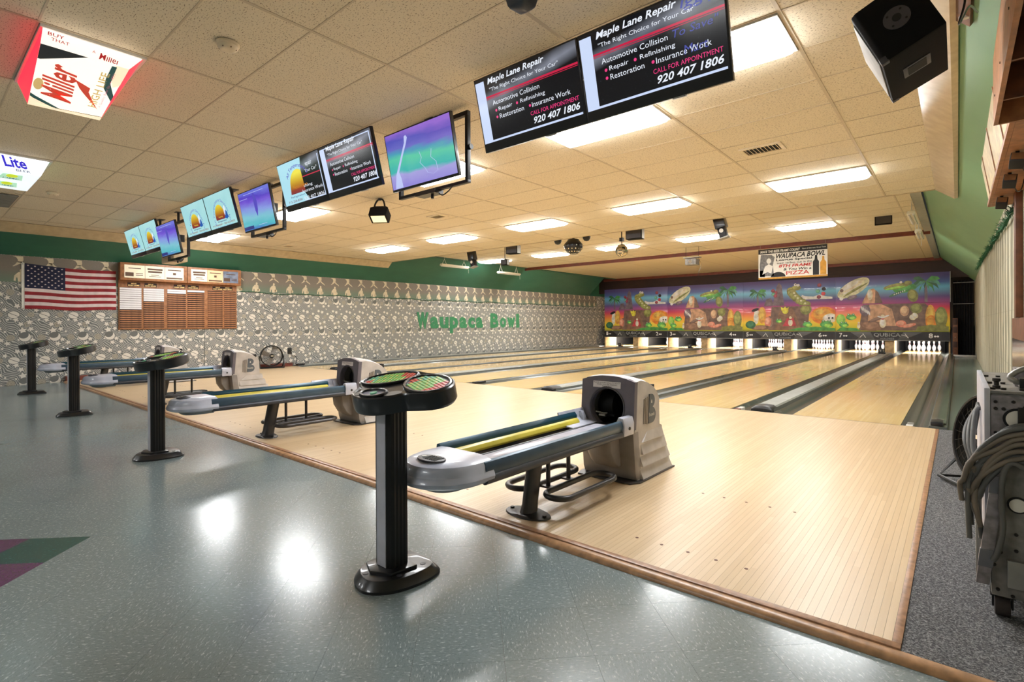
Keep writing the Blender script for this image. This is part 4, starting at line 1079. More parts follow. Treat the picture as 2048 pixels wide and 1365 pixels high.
# ---------------------------------------------------------------- masking panels with printed scenery
def mural(kind, x0, x1, par_top, par_low, par_f, n1, n2):
    wd = x1 - x0; ZB, ZT = 0.775, 2.85
    HH = ZT - ZB
    def F(d): return ((x0, YM - 0.0012 - d * 0.0006, ZB), (wd, 0, 0), (0, 0, HH))
    def FM(f): return (f[0], (1, 0, 0), (0, 0, 1))
    SP = (1.80 - ZB) / (ZT - ZB)
    groups = {}
    lay = [0]
    asp = wd / (ZT - ZB)
    def put(mat, fn, v):
        par = par_top if v > SP else par_low
        if par.name not in groups: groups[par.name] = (MB(), par, [])
        g, _, ml = groups[par.name]
        if mat not in ml: ml.append(mat)
        g.mi = ml.index(mat)
        lay[0] += 1
        fn(g, F(lay[0] * 0.12))
    def E(mat, u, v, ru, rv, rot=0):
        clip = (0.004 * wd, 0.996 * wd, (SP + 0.006) * HH, 0.985 * HH) if v > SP else (0.004 * wd, 0.996 * wd, 0.012 * HH, (SP - 0.006) * HH)
        put(mat, lambda g, f: blob(g, u * wd, v * HH, ru * wd, rv * HH, FM(f), R(rot), 20, clip=clip), v)
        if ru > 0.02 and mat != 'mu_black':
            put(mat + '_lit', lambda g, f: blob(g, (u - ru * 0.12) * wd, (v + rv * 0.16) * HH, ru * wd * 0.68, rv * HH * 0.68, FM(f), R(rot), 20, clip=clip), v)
    def Pg(mat, pts):
        v = sum(p[1] for p in pts) / len(pts)
        clip = (SP + 0.006, 0.985) if v > SP else (0.012, SP - 0.006)
        put(mat, lambda g, f: flat(g, [(p[0], min(max(p[1], clip[0]), clip[1])) for p in pts], f), v)
    def palm(u, v, s):
        Pg('mu_grey', [(u - 0.012 * s, SP + 0.01), (u + 0.012 * s, SP + 0.01), (u + 0.008 * s, v), (u - 0.008 * s, v)])
        for q, a in enumerate((195, 215, 240, 262, 285, 305, 330, 350, 20, 155)):
            L = 0.17 * s; dx, dy = math.cos(R(a)) * L / asp, math.sin(R(a)) * L
            Pg(('mu_dgreen', 'mu_teal', 'mu_green')[q % 3], [(u, v + 0.02), (u + dx * 0.45 - dy * 0.10, v + dy * 0.30 + 0.07 * s), (u + dx * 0.85, v + dy * 0.75 + 0.03 * s), (u + dx, v + dy - 0.02 * s), (u + dx * 0.7, v + dy * 0.55 - 0.01 * s), (u + dx * 0.4 + dy * 0.06, v + dy * 0.3)])
    def frog(u, v, s):
        E('mu_green', u, v, 0.05 * s, 0.05 * s); E('mu_lime', u + 0.012 * s, v - 0.015 * s, 0.03 * s, 0.03 * s)
        E('mu_green', u - 0.025 * s, v + 0.05 * s, 0.013 * s, 0.02 * s); E('mu_green', u + 0.02 * s, v + 0.05 * s, 0.013 * s, 0.02 * s)
        E('mu_white', u - 0.025 * s, v + 0.055 * s, 0.006 * s, 0.009 * s); E('mu_white', u + 0.02 * s, v + 0.055 * s, 0.006 * s, 0.009 * s)
    def pin(u, v, s, rot=0):
        E('mu_cream', u, v, 0.022 * s, 0.062 * s, rot); E('mu_cream', u, v + 0.085 * s, 0.013 * s, 0.028 * s, rot); E('mu_red', u, v + 0.055 * s, 0.012 * s, 0.008 * s, rot)
    if kind == 'A':
        Pg('mu_grey', [(0.34, SP + .01), (0.47, SP + .01), (0.44, 0.90), (0.41, 0.96), (0.385, 0.88)])
        Pg('mu_grey', [(0.24, SP + .01), (0.36, SP + .01), (0.32, 0.66), (0.27, 0.64)])
        palm(0.17, 0.76, 1.0)
        Pg('mu_white', [(0.64, 0.61), (0.66, 0.70), (0.70, 0.67), (0.78, 0.66), (0.84, 0.70), (0.90, 0.66), (0.97, 0.645), (0.97, 0.61)])
        for k in range(7):
            q = k / 6; E('mu_olive', 0.545 + 0.16 * q ** 1.6, 0.78 - 0.27 * q, 0.05 + 0.012 * math.sin(q * 6), 0.075, -35)
        for k in range(5):
            q = k / 4; E('mu_pale', 0.575 + 0.12 * q ** 1.6, 0.74 - 0.2 * q, 0.012, 0.02)
        E('mu_olive', 0.60, 0.84, 0.05, 0.05); E('mu_white', 0.59, 0.90, 0.016, 0.026); E('mu_white', 0.62, 0.89, 0.016, 0.026); E('mu_black', 0.595, 0.90, 0.006, 0.01)
        for u, v, c in ((0.345, .80, 'mu_maroon'), (0.375, .76, 'mu_maroon'), (0.35, .73, 'mu_teal'), (0.372, .70, 'mu_maroon'), (0.84, .87, 'mu_maroon'), (0.885, .80, 'mu_black'), (0.825, .76, 'mu_teal'), (0.88, .71, 'mu_red'), (0.835, .65, 'mu_maroon')):
            E(c, u, v, 0.022, 0.036)
        Pg('mu_dbrown', [(0.30, 0.02), (0.72, 0.02), (0.74, SP - .01), (0.33, SP - .01)]); Pg('mu_brown', [(0.36, 0.02), (0.66, 0.02), (0.56, 0.46), (0.42, 0.44)])
        E('mu_olive', 0.70, 0.42, 0.06, 0.10, -30)
        E('mu_dbrown', 0.31, 0.16, 0.06, 0.14); E('mu_coral', 0.285, 0.19, 0.04, 0.10); E('mu_brown', 0.20, 0.07, 0.12, 0.05)
        E('mu_amber', 0.22, 0.32, 0.045, 0.17); E('mu_cream', 0.15, 0.27, 0.03, 0.13); E('mu_cream', 0.155, 0.38, 0.03, 0.05); E('mu_black', 0.14, 0.43, 0.045, 0.03, 20)
        E('mu_dgreen', 0.085, 0.13, 0.06, 0.08); E('mu_yellow', 0.48, 0.40, 0.035, 0.06); Pg('mu_yellow', [(0.44, 0.40), (0.43, 0.48), (0.46, 0.45), (0.48, 0.49), (0.49, 0.45), (0.52, 0.47), (0.51, 0.40)])
        Pg('mu_red', [(0.45, 0.10), (0.50, 0.26), (0.57, 0.26), (0.60, 0.10)]); pin(0.535, 0.17, 1.1)
        E('mu_orange', 0.885, 0.30, 0.135, 0.165); E('mu_amber', 0.85, 0.36, 0.06, 0.07); E('mu_cream', 0.945, 0.25, 0.075, 0.085, 10); E('mu_black', 0.935, 0.25, 0.010, 0.018); E('mu_black', 0.97, 0.25, 0.010, 0.018)
        Pg('mu_green', [(0.50, 0.013), (0.996, 0.013), (0.996, 0.06), (0.80, 0.09), (0.62, 0.07)])
        frog(0.715, 0.13, 1.0); frog(0.91, 0.13, 1.3); frog(0.41, 0.20, 0.7)
    else:
        E('mu_pale', 0.17, 0.79, 0.175, 0.125, 33); E('mu_cream', 0.155, 0.81, 0.14, 0.035, 33); E('mu_olive', 0.19, 0.755, 0.14, 0.015, 33); E('mu_grey', 0.16, 0.62, 0.05, 0.04, 20); E('mu_white', 0.055, 0.60, 0.018, 0.03); E('mu_dbrown', 0.06, 0.75, 0.018, 0.03, 30)
        Pg('mu_tan', [(0.25, SP + .01), (0.29, 0.66), (0.32, 0.75), (0.36, 0.77), (0.40, 0.68), (0.43, SP + .01)]); Pg('mu_dbrown', [(0.37, SP + .01), (0.375, 0.74), (0.40, 0.70), (0.44, SP + .01)]); E('mu_cream', 0.325, 0.66, 0.025, 0.10)
        palm(0.81, 0.84, 1.15)
        E('mu_green', 0.63, 0.75, 0.10, 0.075, 10); E('mu_olive', 0.56, 0.79, 0.115, 0.05, 10); E('mu_lime', 0.55, 0.765, 0.09, 0.02, 10); E('mu_olive', 0.66, 0.84, 0.035, 0.04); E('mu_white', 0.60, 0.855, 0.012, 0.02); E('mu_dgreen', 0.56, 0.66, 0.07, 0.022, 25); E('mu_olive', 0.70, 0.62, 0.045, 0.11, 10)
        for k in range(6): Pg('mu_white', [(0.535 + k * 0.018, 0.635 + k * 0.012), (0.548 + k * 0.018, 0.64 + k * 0.012), (0.543 + k * 0.018, 0.67 + k * 0.012)])
        Pg('mu_dbrown', [(0.22, 0.02), (0.99, 0.02), (0.93, 0.26), (0.80, SP - .01), (0.26, SP - .01)]); Pg('mu_tan', [(0.30, 0.10), (0.56, 0.10), (0.52, 0.40), (0.43, SP - .01), (0.32, SP - .01)])
        E('mu_brown', 0.34, 0.10, 0.11, 0.09); E('mu_dbrown', 0.38, 0.22, 0.08, 0.03, 25); E('mu_grey', 0.28, 0.38, 0.05, 0.10)
        for k in range(5): E('mu_white', 0.25 + k * 0.017, 0.42 - k * 0.022, 0.006, 0.045, 15)
        E('mu_lime', 0.05, 0.22, 0.045, 0.10); frog(0.15, 0.26, 1.0); frog(0.08, 0.12, 0.9); pin(0.22, 0.10, 0.7); pin(0.44, 0.15, 1.35); E('mu_white', 0.42, 0.26, 0.03, 0.014, -15); E('mu_white', 0.47, 0.27, 0.03, 0.014, 25)
        E('mu_coral', 0.60, 0.14, 0.045, 0.06); E('mu_coral', 0.67, 0.11, 0.06, 0.03, 15); E('mu_tan', 0.63, 0.36, 0.04, 0.09); E('mu_olive', 0.73, 0.40, 0.05, 0.09); E('mu_cream', 0.70, 0.25, 0.03, 0.05, -30); E('mu_cream', 0.72, 0.28, 0.022, 0.05, 30)
        E('mu_amber', 0.845, 0.24, 0.042, 0.22); E('mu_orange', 0.85, 0.16, 0.045, 0.12); E('mu_olive', 0.93, 0.24, 0.05, 0.18); Pg('mu_olive', [(0.72, 0.013), (0.99, 0.013), (0.99, 0.09), (0.85, 0.12), (0.74, 0.09)]); Pg('mu_green', [(0.01, 0.013), (0.24, 0.013), (0.20, 0.06), (0.05, 0.08)])
    for g, par, ml in groups.values(): g.build('mural_print', ml, par, flip=False)['kind'] = 'stuff'
    # fascia with numbers
    fz0, fz1 = 0.47, 0.765
    f1 = ((x0, YM - 0.0405, fz0), (wd, 0, 0), (0, 0, fz1 - fz0)); f2 = ((x0, YM - 0.0412, fz0), (wd, 0, 0), (0, 0, fz1 - fz0))
    g = MB()
    for pts in ([(0.004, 0.02), (0.004, 0.98), (0.14, 0.98), (0.22, 0.30), (0.20, 0.02)], [(0.996, 0.02), (0.996, 0.98), (0.78, 0.98), (0.66, 0.30), (0.68, 0.02)], [(0.33, 0.98), (0.62, 0.98), (0.57, 0.02), (0.37, 0.02)]): flat(g, pts, f1)
    g.build('fascia_print', 'mu_black', par_f, flip=False)
    L = MB()
    letters(L, n1, (0.035, 0.065, 0.28, 0.86), f2, bold=0.02); letters(L, n2, (0.83, 0.865, 0.28, 0.86), f2, bold=0.02)
    for u in (0.082, 0.104, 0.882, 0.904): blob(L, u, 0.50, 0.010, 0.11, f2, n=10)
    flat(L, [(0.235, 0.30), (0.262, 0.66), (0.255, 0.66), (0.228, 0.30)], f2); flat(L, [(0.262, 0.82), (0.29, 0.28), (0.282, 0.28), (0.256, 0.82)], f2)
    flat(L, [(0.635, 0.82), (0.665, 0.28), (0.657, 0.28), (0.629, 0.82)], f2); flat(L, [(0.602, 0.70), (0.65, 0.52), (0.65, 0.46), (0.602, 0.64)], f2)
    L.build('lane_number', 'mu_white', par_f, flip=False)
    L = MB(); letters(L, 'QUBICA', (0.36, 0.595, 0.36, 0.88), f2, bold=0.01); letters(L, 'WORLDWIDE', (0.415, 0.54, 0.08, 0.28), f2)
    L.build('lettering', 'mu_silver', par_f, flip=False)
for k in range(4):
    xc = div_x(k); x1, x0 = xc + P / 2 + (0.02 if k else 0.01), xc - P / 2 + 0.024
    a, b = 7 - 2 * k, 8 - 2 * k
    kind = 'B' if k % 2 == 0 else 'A'
    t = thing('masking_unit', f'masking panel above {lanes(k)} printed with ' + ('a blimp and crocodile' if kind == 'B' else 'coloured balls and a cloud'), 'masking panel', (xc, YM, 0.47))
    pt = MB().box(x0, x1, YM, YM + 0.03, 1.803, 2.85).build('upper_panel', 'mural_sunset', t, bevel=0.003)
    pl = MB().box(x0, x1, YM, YM + 0.03, 0.775, 1.797).build('lower_panel', 'mural_sunset', t, bevel=0.003)
    pf = MB().box(x0, x1, YM - 0.04, YM + 0.03, 0.47, 0.765).build('fascia', 'mural_fascia', t, bevel=0.004)
    mural(kind, x0, x1, pt, pl, pf, str(a), str(b))
    MB().box(x0, x1, YM - 0.045, YM + 0.03, 0.452, 0.4695).build('bottom_rail', 'metal_grey', t, bevel=0.003)
    for xx in (x0 + 0.3, x1 - 0.3): MB().box(xx - 0.02, xx + 0.02, YM + 0.0305, 23.4595, 2.72, 2.80).build('wall_bracket', 'black_metal', t)
    if k == 0: MB().box(x1 + 0.001, x1 + 0.02, YM - 0.01, YM + 0.03, 1.8, 2.86).build('end_trim', 'metal_grey', t)

# ---------------------------------------------------------------- pits behind the masking: partitions, lamps, curtains
def partition(xa, xb, label):
    t = thing('pit_partition', label, 'partition', ((xa + xb) / 2, 24.6, -0.13), 'partitions between the pin decks')
    MB().box(xa, xb, 23.42, 24.5, -0.129, 0.9).build('front_panel', 'kick_tan', t, bevel=0.004)
    MB().box(xa + 0.003, xb - 0.003, 24.501, 26.6, -0.129, 0.9).build('rear_panel', 'black_matte', t)
    MB().box(xa - 0.001, xb + 0.001, 23.40, 23.419, -0.129, 0.44).build('edge_strip', 'kick_tan', t)
for k in range(4):
    a, b = 7 - 2 * k, 8 - 2 * k
    partition(lane_right(a) + GUT + 0.002, lane_right(b) - W - GUT - 0.002, f'tan partition between the pin decks of {lanes(k)}')
    if k < 3: partition(lane_right(a - 1) + GUT + 0.002, lane_right(a) - W - GUT - 0.002, f'slim tan partition between the pin decks of lanes {NUM[a - 1]} and {NUM[a]}')
partition(XR8 + GUT + 0.004, XR8 + GUT + 0.045, 'outer tan partition on the walkway side of lane eight')
partition(-13.75, -13.70, 'outer tan partition on the wallpaper side of lane one')
for n in range(1, 9):
    xc = lane_right(n) - W / 2
    t = thing('pit_light', f'strip lamp hidden behind the masking above the pins of lane {NUM[n]}', 'strip lamp', (xc, 24.2, 0.86), 'strip lamps over the pin decks')
    MB().box(xc - W / 2 - GUT + 0.003, xc + W / 2 + GUT - 0.003, 24.145, 24.159, 0.74, 0.89).build('light_shield', 'black_metal', t)  # unseen shield, added to keep the lamp from reflecting on the lane
    MB().box(xc - W / 2 - GUT - 0.003, xc + W / 2 + GUT + 0.003, 24.16, 24.44, 0.86, 0.89).build('housing', 'white_paint', t); MB().box(xc - 0.55, xc + 0.55, 24.17, 24.42, 0.845, 0.859).build('tube', 'pit_lamp', t)
    c = MB(); nn = 24
    pts = [(xc - 0.62 + 1.24 * i / nn, 26.52 + 0.025 * math.sin(i * 1.9)) for i in range(nn + 1)]
    c.prism(pts + [(p[0], p[1] + 0.01) for p in pts[::-1]], -0.1, 0.9)
    tag(c.build('pit_curtain', 'curtain_black'), f'black curtain behind the pins of lane {NUM[n]}', 'curtain', 'curtains behind the pins')
MBX = [(-2.0, 21.7), (-5.37, 21.9), (-8.75, 22.0), (-12.1, 22.0)]
for k, (x, y) in enumerate(MBX):
    t = thing('pin_sensor', f'small black sensor box on the cover between {lanes(k)}', 'sensor box', (x, y, 0.0475), 'sensor boxes before the pins')
    MB().box(x - 0.07, x + 0.07, y - 0.06, y + 0.06, 0.0475, 0.21).build('case', 'sensor_black', t, bevel=0.008)
    MB().box(x + 0.075, x + 0.13, y - 0.05, y + 0.05, 0.0475, 0.10).build('bracket', 'black_metal', t, bevel=0.004)
    MB().cyl((x, y - 0.06, 0.15), (x, y - 0.075, 0.15), 0.022, n=12).build('lens', 'chrome', t)
# curtain, rods and cabinet at the end of the walkway
c = MB(); nn = 40
pts = [(-0.12 + 0.54 * i / nn, 23.75 + 0.03 * math.sin(i * 1.3)) for i in range(nn + 1)]
c.prism(pts + [(p[0], p[1] + 0.01) for p in pts[::-1]], -0.02, 2.55)
tag(c.build('doorway_curtain', 'curtain_black'), 'long black curtain hanging at the end of the walkway beside lane eight', 'curtain')
tag(MB().cyl((-0.12, 23.62, 2.47), (0.45, 23.62, 2.47), 0.016, n=10).build('curtain_rail', 'metal_grey'), 'upper steel rail across the end of the walkway', 'rail')
tag(MB().cyl((-0.12, 23.62, 1.74), (0.45, 23.62, 1.74), 0.012, n=10).build('cross_rod', 'metal_grey'), 'thinner steel rod across the black curtain', 'rod')
t = thing('control_cabinet', 'narrow brown cabinet between masking panel and black curtain', 'cabinet', (-0.06, 23.4, -0.02))
MB().box(-0.135, 0.0, 23.3, 23.55, -0.0195, 1.25).build('body', 'wood_oak_dark', t, bevel=0.005)
for z in (0.25, 0.75, 1.02): MB().box(-0.12, -0.015, 23.29, 23.3, z, z + 0.2).build('door', 'slot_dark', t, bevel=0.003)
MB().cyl((-0.07, 23.29, 0.6), (-0.07, 23.28, 0.6), 0.012, n=8).build('knob', 'metal_grey', t)
# ---------------------------------------------------------------- hanging screens
TW, TH = 0.955, 0.552
def tv_shell(label, loc, tilt, group, chin=0.035):
    t = thing('television', label, 'television', loc, group)
    MB().box(-TW / 2, TW / 2, 0.0, 0.035, -TH / 2, TH / 2).build('bezel', 'black_plastic', t_local(t), bevel=0.004)
    return t
# parts of a television are made around the origin and the Empty is then moved and tilted
def t_local(t):
    t['_loc'] = tuple(t.location); t.location = (0, 0, 0); return t
def t_done(t, tilt):
    t.location = t['_loc']; del t['_loc']; t.rotation_euler = (R(tilt), 0, 0)
SF = ((0, -0.0022, 0), (1, 0, 0), (0, 0, 1)); SF2 = ((0, -0.0030, 0), (1, 0, 0), (0, 0, 1)); SF3 = ((0, -0.0038, 0), (1, 0, 0), (0, 0, 1))
SX, SZ0, SZ1 = TW / 2 - 0.012, -TH / 2 + 0.068, TH / 2 - 0.012
def ad_maple(scr, ghost=False, bar=0.09):
    g = MB(); rect(g, -SX, -SX + bar, SZ0, SZ1 - 0.02, SF); rect(g, -SX, SX - 0.01, SZ0 + 0.0, SZ0 + 0.014, SF)
    if ghost is None: rect(g, SX - 0.035, SX - 0.02, SZ0, SZ1 - 0.03, SF); rect(g, -SX, SX - 0.02, SZ1 - 0.03, SZ1 - 0.02, SF)
    g.build('border_bar', 'scr_ice', scr, flip=False)
    g = MB(); rect(g, -SX + bar, SX, 0.113, 0.127, SF); rect(g, -SX + bar, SX, 0.103, 0.107, SF); g.build('red_rule', 'scr_red', scr, flip=False)
    def L(b, box, m='scr_white', **k): lettering(b, box, SF2, m, scr, **k)
    L('Maple Lane Repair', (-0.34, 0.20, 0.196, 0.252), shear=0.25, bold=0.02)
    L('"The Right Choice for Your Car"', (-0.33, 0.31, 0.148, 0.182))
    L('Automotive Collision', (-0.32, 0.13, 0.052, 0.086)); L('Repair     Refinishing', (-0.27, 0.17, -0.008, 0.028)); L('Restoration     Insurance Work', (-0.27, 0.38, -0.056, -0.022))
    L('CALL FOR APPOINTMENT', (0.02, 0.44, -0.110, -0.082), 'scr_pink'); L('920 407 1806', (0.04, 0.44, -0.172, -0.124), shear=0.25, bold=0.02)
    g = MB()
    for u, v in ((-0.295, 0.010), (-0.088, 0.010), (-0.295, -0.039), (0.025, -0.039)): blob(g, u, v, 0.010, 0.010, SF2, n=10)
    g.build('bullet', 'scr_pink', scr, flip=False)
    if ghost: 
        L('iggly', (0.22, 0.45, 0.17, 0.25), 'scr_ghost', shear=0.2); L('To Save"', (0.16, 0.43, 0.05, 0.095), 'scr_ghost', shear=0.2); L('Mart', (0.22, 0.36, -0.06, -0.01), 'scr_ghost', shear=0.1)
def ad_temp(scr, x0=-SX, sx=1.0):
    g = MB(); pts = arcpts(-0.03, -0.06, 0.165, 180, 0, 16); pts = [(p[0] * 1.0, p[1]) for p in pts] + [(0.135, -0.105), (-0.195, -0.105)]
    flat(g, pts, SF); g.build('sun_emblem', 'scr_sun', scr, flip=False)
    g = MB(); blob(g, 0.175, -0.06, 0.05, 0.06, SF2, n=14); flat(g, [(0.10, -0.105), (0.24, -0.105), (0.235, -0.07), (0.12, -0.08)], SF2); g.build('blue_emblem', 'scr_blue', scr, flip=False)
    g = MB(); blob(g, 0.15, 0.0, 0.028, 0.07, SF2, n=14, rot=-0.2); g.build('white_emblem', 'scr_white', scr, flip=False)
    lettering('All Temperature Services, Inc.', (-0.42, 0.44, 0.13, 0.185), ((0, -0.0030, 0), (1, 0, 0), (0, 0, 1)), 'scr_violet', scr, arc=0.23, shear=0.0)
    lettering('Heating', (-0.10, 0.05, -0.085, -0.055), SF2, 'scr_yellow', scr); lettering('Refrigeration', (-0.16, 0.14, -0.145, -0.118), SF2, 'scr_navy', scr, bold=0.015)
    lettering('715-258-8581 · 920-622-9022', (-0.38, 0.40, -0.182, -0.158), SF2, 'scr_brown', scr, bold=0.01); lettering('"In All Extremes, we deliver"', (-0.30, 0.34, -0.212, -0.194), SF2, 'scr_blue', scr)
def make_tv(label, xc, ytop, ztop, tilt, kind, group, mount=False):
    yc, zc = ytop + TH / 2 * math.sin(R(tilt)), ztop - TH / 2 * math.cos(R(tilt))
    t = tv_shell(label, (xc, yc, zc), tilt, group)
    bk = MB(); bk.loft([[(-0.36, 0.035, -0.22), (0.36, 0.035, -0.22), (0.36, 0.035, 0.2), (-0.36, 0.035, 0.2)], [(-0.30, 0.075, -0.19), (0.30, 0.075, -0.19), (0.30, 0.075, 0.12), (-0.30, 0.075, 0.12)]])
    bk.build('back_shell', 'black_plastic', t, bevel=0.006)
    z0 = SZ0 if kind != 'video_field' and kind != 'video_game' else -TH / 2 + 0.022
    sm = {'maple': 'scr_maple', 'maple_ghost': 'scr_maple', 'maple_framed': 'scr_maple', 'mixed': 'scr_maple', 'temp': 'scr_icebg'}.get(kind, kind)
    s_ = MB().box(-SX, SX, -0.0015, 0.001, z0, SZ1).build('screen', sm, t)
    if kind == 'maple': ad_maple(s_)
    elif kind == 'maple_ghost': ad_maple(s_, True)
    elif kind == 'maple_framed': ad_maple(s_, None)
    elif kind == 'temp': ad_temp(s_)
    elif kind == 'mixed':
        g = MB(); flat(g, [(-SX, SZ0), (0.10, SZ0), (-0.02, -0.05), (0.08, SZ1), (-SX, SZ1)], SF); g.build('ad_panel', 'scr_sky', s_, flip=False)
        g = MB(); flat(g, [(-0.28, -0.10)] + arcpts(-0.06, -0.04, 0.20, 172, 60, 10) + [(0.05, -0.10)], SF2); g.build('sun_emblem', 'scr_sun', s_, flip=False)
        lettering('All Temperature S', (-0.30, 0.18, 0.17, 0.225), SF2, 'scr_violet', s_, arc=0.26, bold=0.01)
        g = MB(); rect(g, SX - 0.035, SX - 0.02, SZ0, SZ1 - 0.03, SF); rect(g, 0.0, SX - 0.02, SZ0, SZ0 + 0.012, SF); g.build('border_bar', 'scr_ice', s_, flip=False)
        g = MB(); rect(g, 0.05, SX - 0.04, 0.05, 0.06, SF); g.build('red_rule', 'scr_red', s_, flip=False)
        for b, bx, m_ in (('epair', (0.16, 0.30, 0.14, 0.20), 'scr_white'), ('Your Car"', (0.12, 0.38, 0.09, 0.125), 'scr_white'), ('Restoration', (-0.20, 0.12, -0.045, -0.01), 'scr_orange'), ('shing', (0.03, 0.22, -0.07, -0.03), 'scr_white'),
                          ('Insurance Work', (-0.02, 0.42, -0.115, -0.08), 'scr_white'), ('Refrigeration', (-0.30, 0.02, -0.145, -0.118), 'scr_navy'), ('920 407 1806', (-0.02, 0.42, -0.20, -0.16), 'scr_white'), ('715-258-8581', (-0.38, -0.06, -0.19, -0.165), 'scr_maroon')):
            lettering(b, bx, SF2, m_, s_)
    elif kind == 'video_field':
        g = MB(); flat(g, [(-0.42, -0.25), (-0.30, -0.25), (-0.31, -0.16), (-0.33, -0.10), (-0.23, 0.05), (-0.17, 0.13), (-0.135, 0.19), (-0.155, 0.215), (-0.18, 0.205), (-0.19, 0.15), (-0.26, 0.05), (-0.38, -0.12)], SF)
        g.build('arm_shape', 'scr_lilac', s_, flip=False)
        g = MB()
        pth = [(0.0, 0.03), (0.02, -0.03), (-0.01, -0.07), (0.05, -0.13), (0.08, -0.18), (0.16, -0.20), (0.22, -0.18), (0.21, -0.10), (0.15, -0.05), (0.17, 0.02)]
        for (a, b), (c, d) in zip(pth, pth[1:]): flat(g, [(a, b), (a + 0.006, b), (c + 0.006, d), (c, d)], SF)
        g.build('outline_shape', 'scr_lilac', s_, flip=False)
    elif kind == 'video_game':
        g = MB(); flat(g, [(-0.03, 0.22), (0.02, 0.22), (0.07, 0.10), (0.06, 0.0), (0.02, -0.10), (-0.02, -0.02), (-0.03, 0.08)], SF); g.build('player_shape', 'scr_violet', s_, flip=False)
        g = MB(); rect(g, -SX, -0.16, -0.245, -0.20, SF); g.build('score_strip', 'scr_navy', s_, flip=False)
        g = MB(); rect(g, 0.0, 0.25, -0.215, -0.21, SF); rect(g, -SX, -0.2, 0.17, 0.175, SF); rect(g, -0.3, 0.3, 0.225, 0.23, SF); g.build('pale_line', 'scr_lilac', s_, flip=False)
    if mount:
        # square tube frame on a ceiling pole, upright behind the tilted set
        inv = Matrix.Rotation(R(tilt), 4, 'X').inverted()
        def part(name, mat, fn, **k):
            g = MB(); g.T = inv; fn(g); return g.build(name, mat, t, **k)
        w = 0.50; yb = 0.14; top = TH / 2 + 0.055; bot = -TH / 2 - 0.015
        fr_ = part('mount_frame', 'black_metal', lambda g: (g.box(-w, w, yb, yb + 0.04, top - 0.04, top), g.box(-w, -w + 0.035, yb, yb + 0.04, bot, top - 0.04), g.box(w - 0.035, w, yb, yb + 0.04, bot, top - 0.04), g.box(-w, w, yb, yb + 0.04, bot - 0.03, bot)), bevel=0.003)
        zc_up = ZC1 - zc
        part('mount_pole', 'black_metal', lambda g: (g.cyl((0, yb + 0.02, top), (0, yb + 0.02, zc_up), 0.02, n=10), g.box(-0.06, 0.06, yb - 0.03, yb + 0.07, zc_up - 0.006, zc_up)))
        for xx in (-0.3, 0.26): part('tilt_arm', 'black_metal', lambda g: g.box(xx, xx + 0.04, 0.06, yb + 0.02, -0.06, 0.06))
        part('knob', 'black_plastic', lambda g: (g.cyl((w, yb + 0.02, 0.0), (w + 0.03, yb + 0.02, 0.0), 0.025, n=12)))
        part('cable_box', 'black_plastic', lambda g: (g.box(-0.16, 0.12, yb - 0.06, yb + 0.05, bot - 0.065, bot - 0.031), g.tube(smooth_path([(0.1, yb, bot - 0.05), (0.16, yb, bot - 0.09), (0.22, yb + 0.02, bot - 0.06), (0.30, yb, bot - 0.03)]), 0.006, 6), g.cyl((0.02, yb, bot - 0.065), (0.02, yb, bot - 0.10), 0.015, n=8)))
    else:
        part_ = MB(); inv = Matrix.Rotation(R(tilt), 4, 'X').inverted(); part_.T = inv
        zc_up = ZC1 - zc
        part_.cyl((0.0, 0.16, 0.0), (0.0, 0.16, zc_up), 0.02, n=10); part_.box(-0.12, 0.12, 0.11, 0.21, zc_up - 0.006, zc_up); part_.box(-0.15, 0.15, 0.07, 0.17, -0.05, 0.03)
        part_.build('ceiling_mount', 'black_metal', t)
        vent = MB(); vent.box(0.12, 0.2, 0.0, 0.03, -TH / 2 - 0.008, -TH / 2); vent.build('speaker_port', 'metal_grey', t)
    t_done(t, tilt)
    return t
PAIRX = [-1.915, -5.22, -8.52, -11.76]
cont = [('maple', 'maple_ghost'), ('mixed', 'maple_framed'), ('temp', 'temp'), ('temp', 'temp')]
for k, xc in enumerate(PAIRX):
    a, b = 7 - 2 * k, 8 - 2 * k
    for side, off in ((0, -TW / 2 - 0.003), (1, TW / 2 + 0.003)):
        what = {'maple': 'plain black car repair advert', 'maple_ghost': 'car repair advert with ghosted blue letters', 'mixed': 'half pale blue, half black advert', 'maple_framed': 'black car repair advert in a white frame', 'temp': 'sun emblem advert'}[cont[k][side]]
        make_tv(f'{what} on hanging screen before {lanes(k)}' + ('' if cont[k][0] != cont[k][1] else ', ' + ('wallpaper side' if side == 0 else 'walkway side')),
                xc + off, 2.915, 3.02, 14.5, cont[k][side], 'advert screens hung in pairs')
for k, (xc, knd, yt, zt) in enumerate(((-3.84, 'video_field', 3.115, 2.985), (-7.31, 'video_game', 3.115, 2.985), (-10.27, 'video_game', 2.92, 2.87))):
    lab = ['black-framed hanging screen showing an outstretched arm over a green field', 'black-framed hanging screen with a ball game, in line with lane five', 'black-framed hanging screen with a ball game, in line with lane three'][k]
    make_tv(lab, xc, yt, zt, 11.5, knd, 'sports screens in black frames', mount=True)

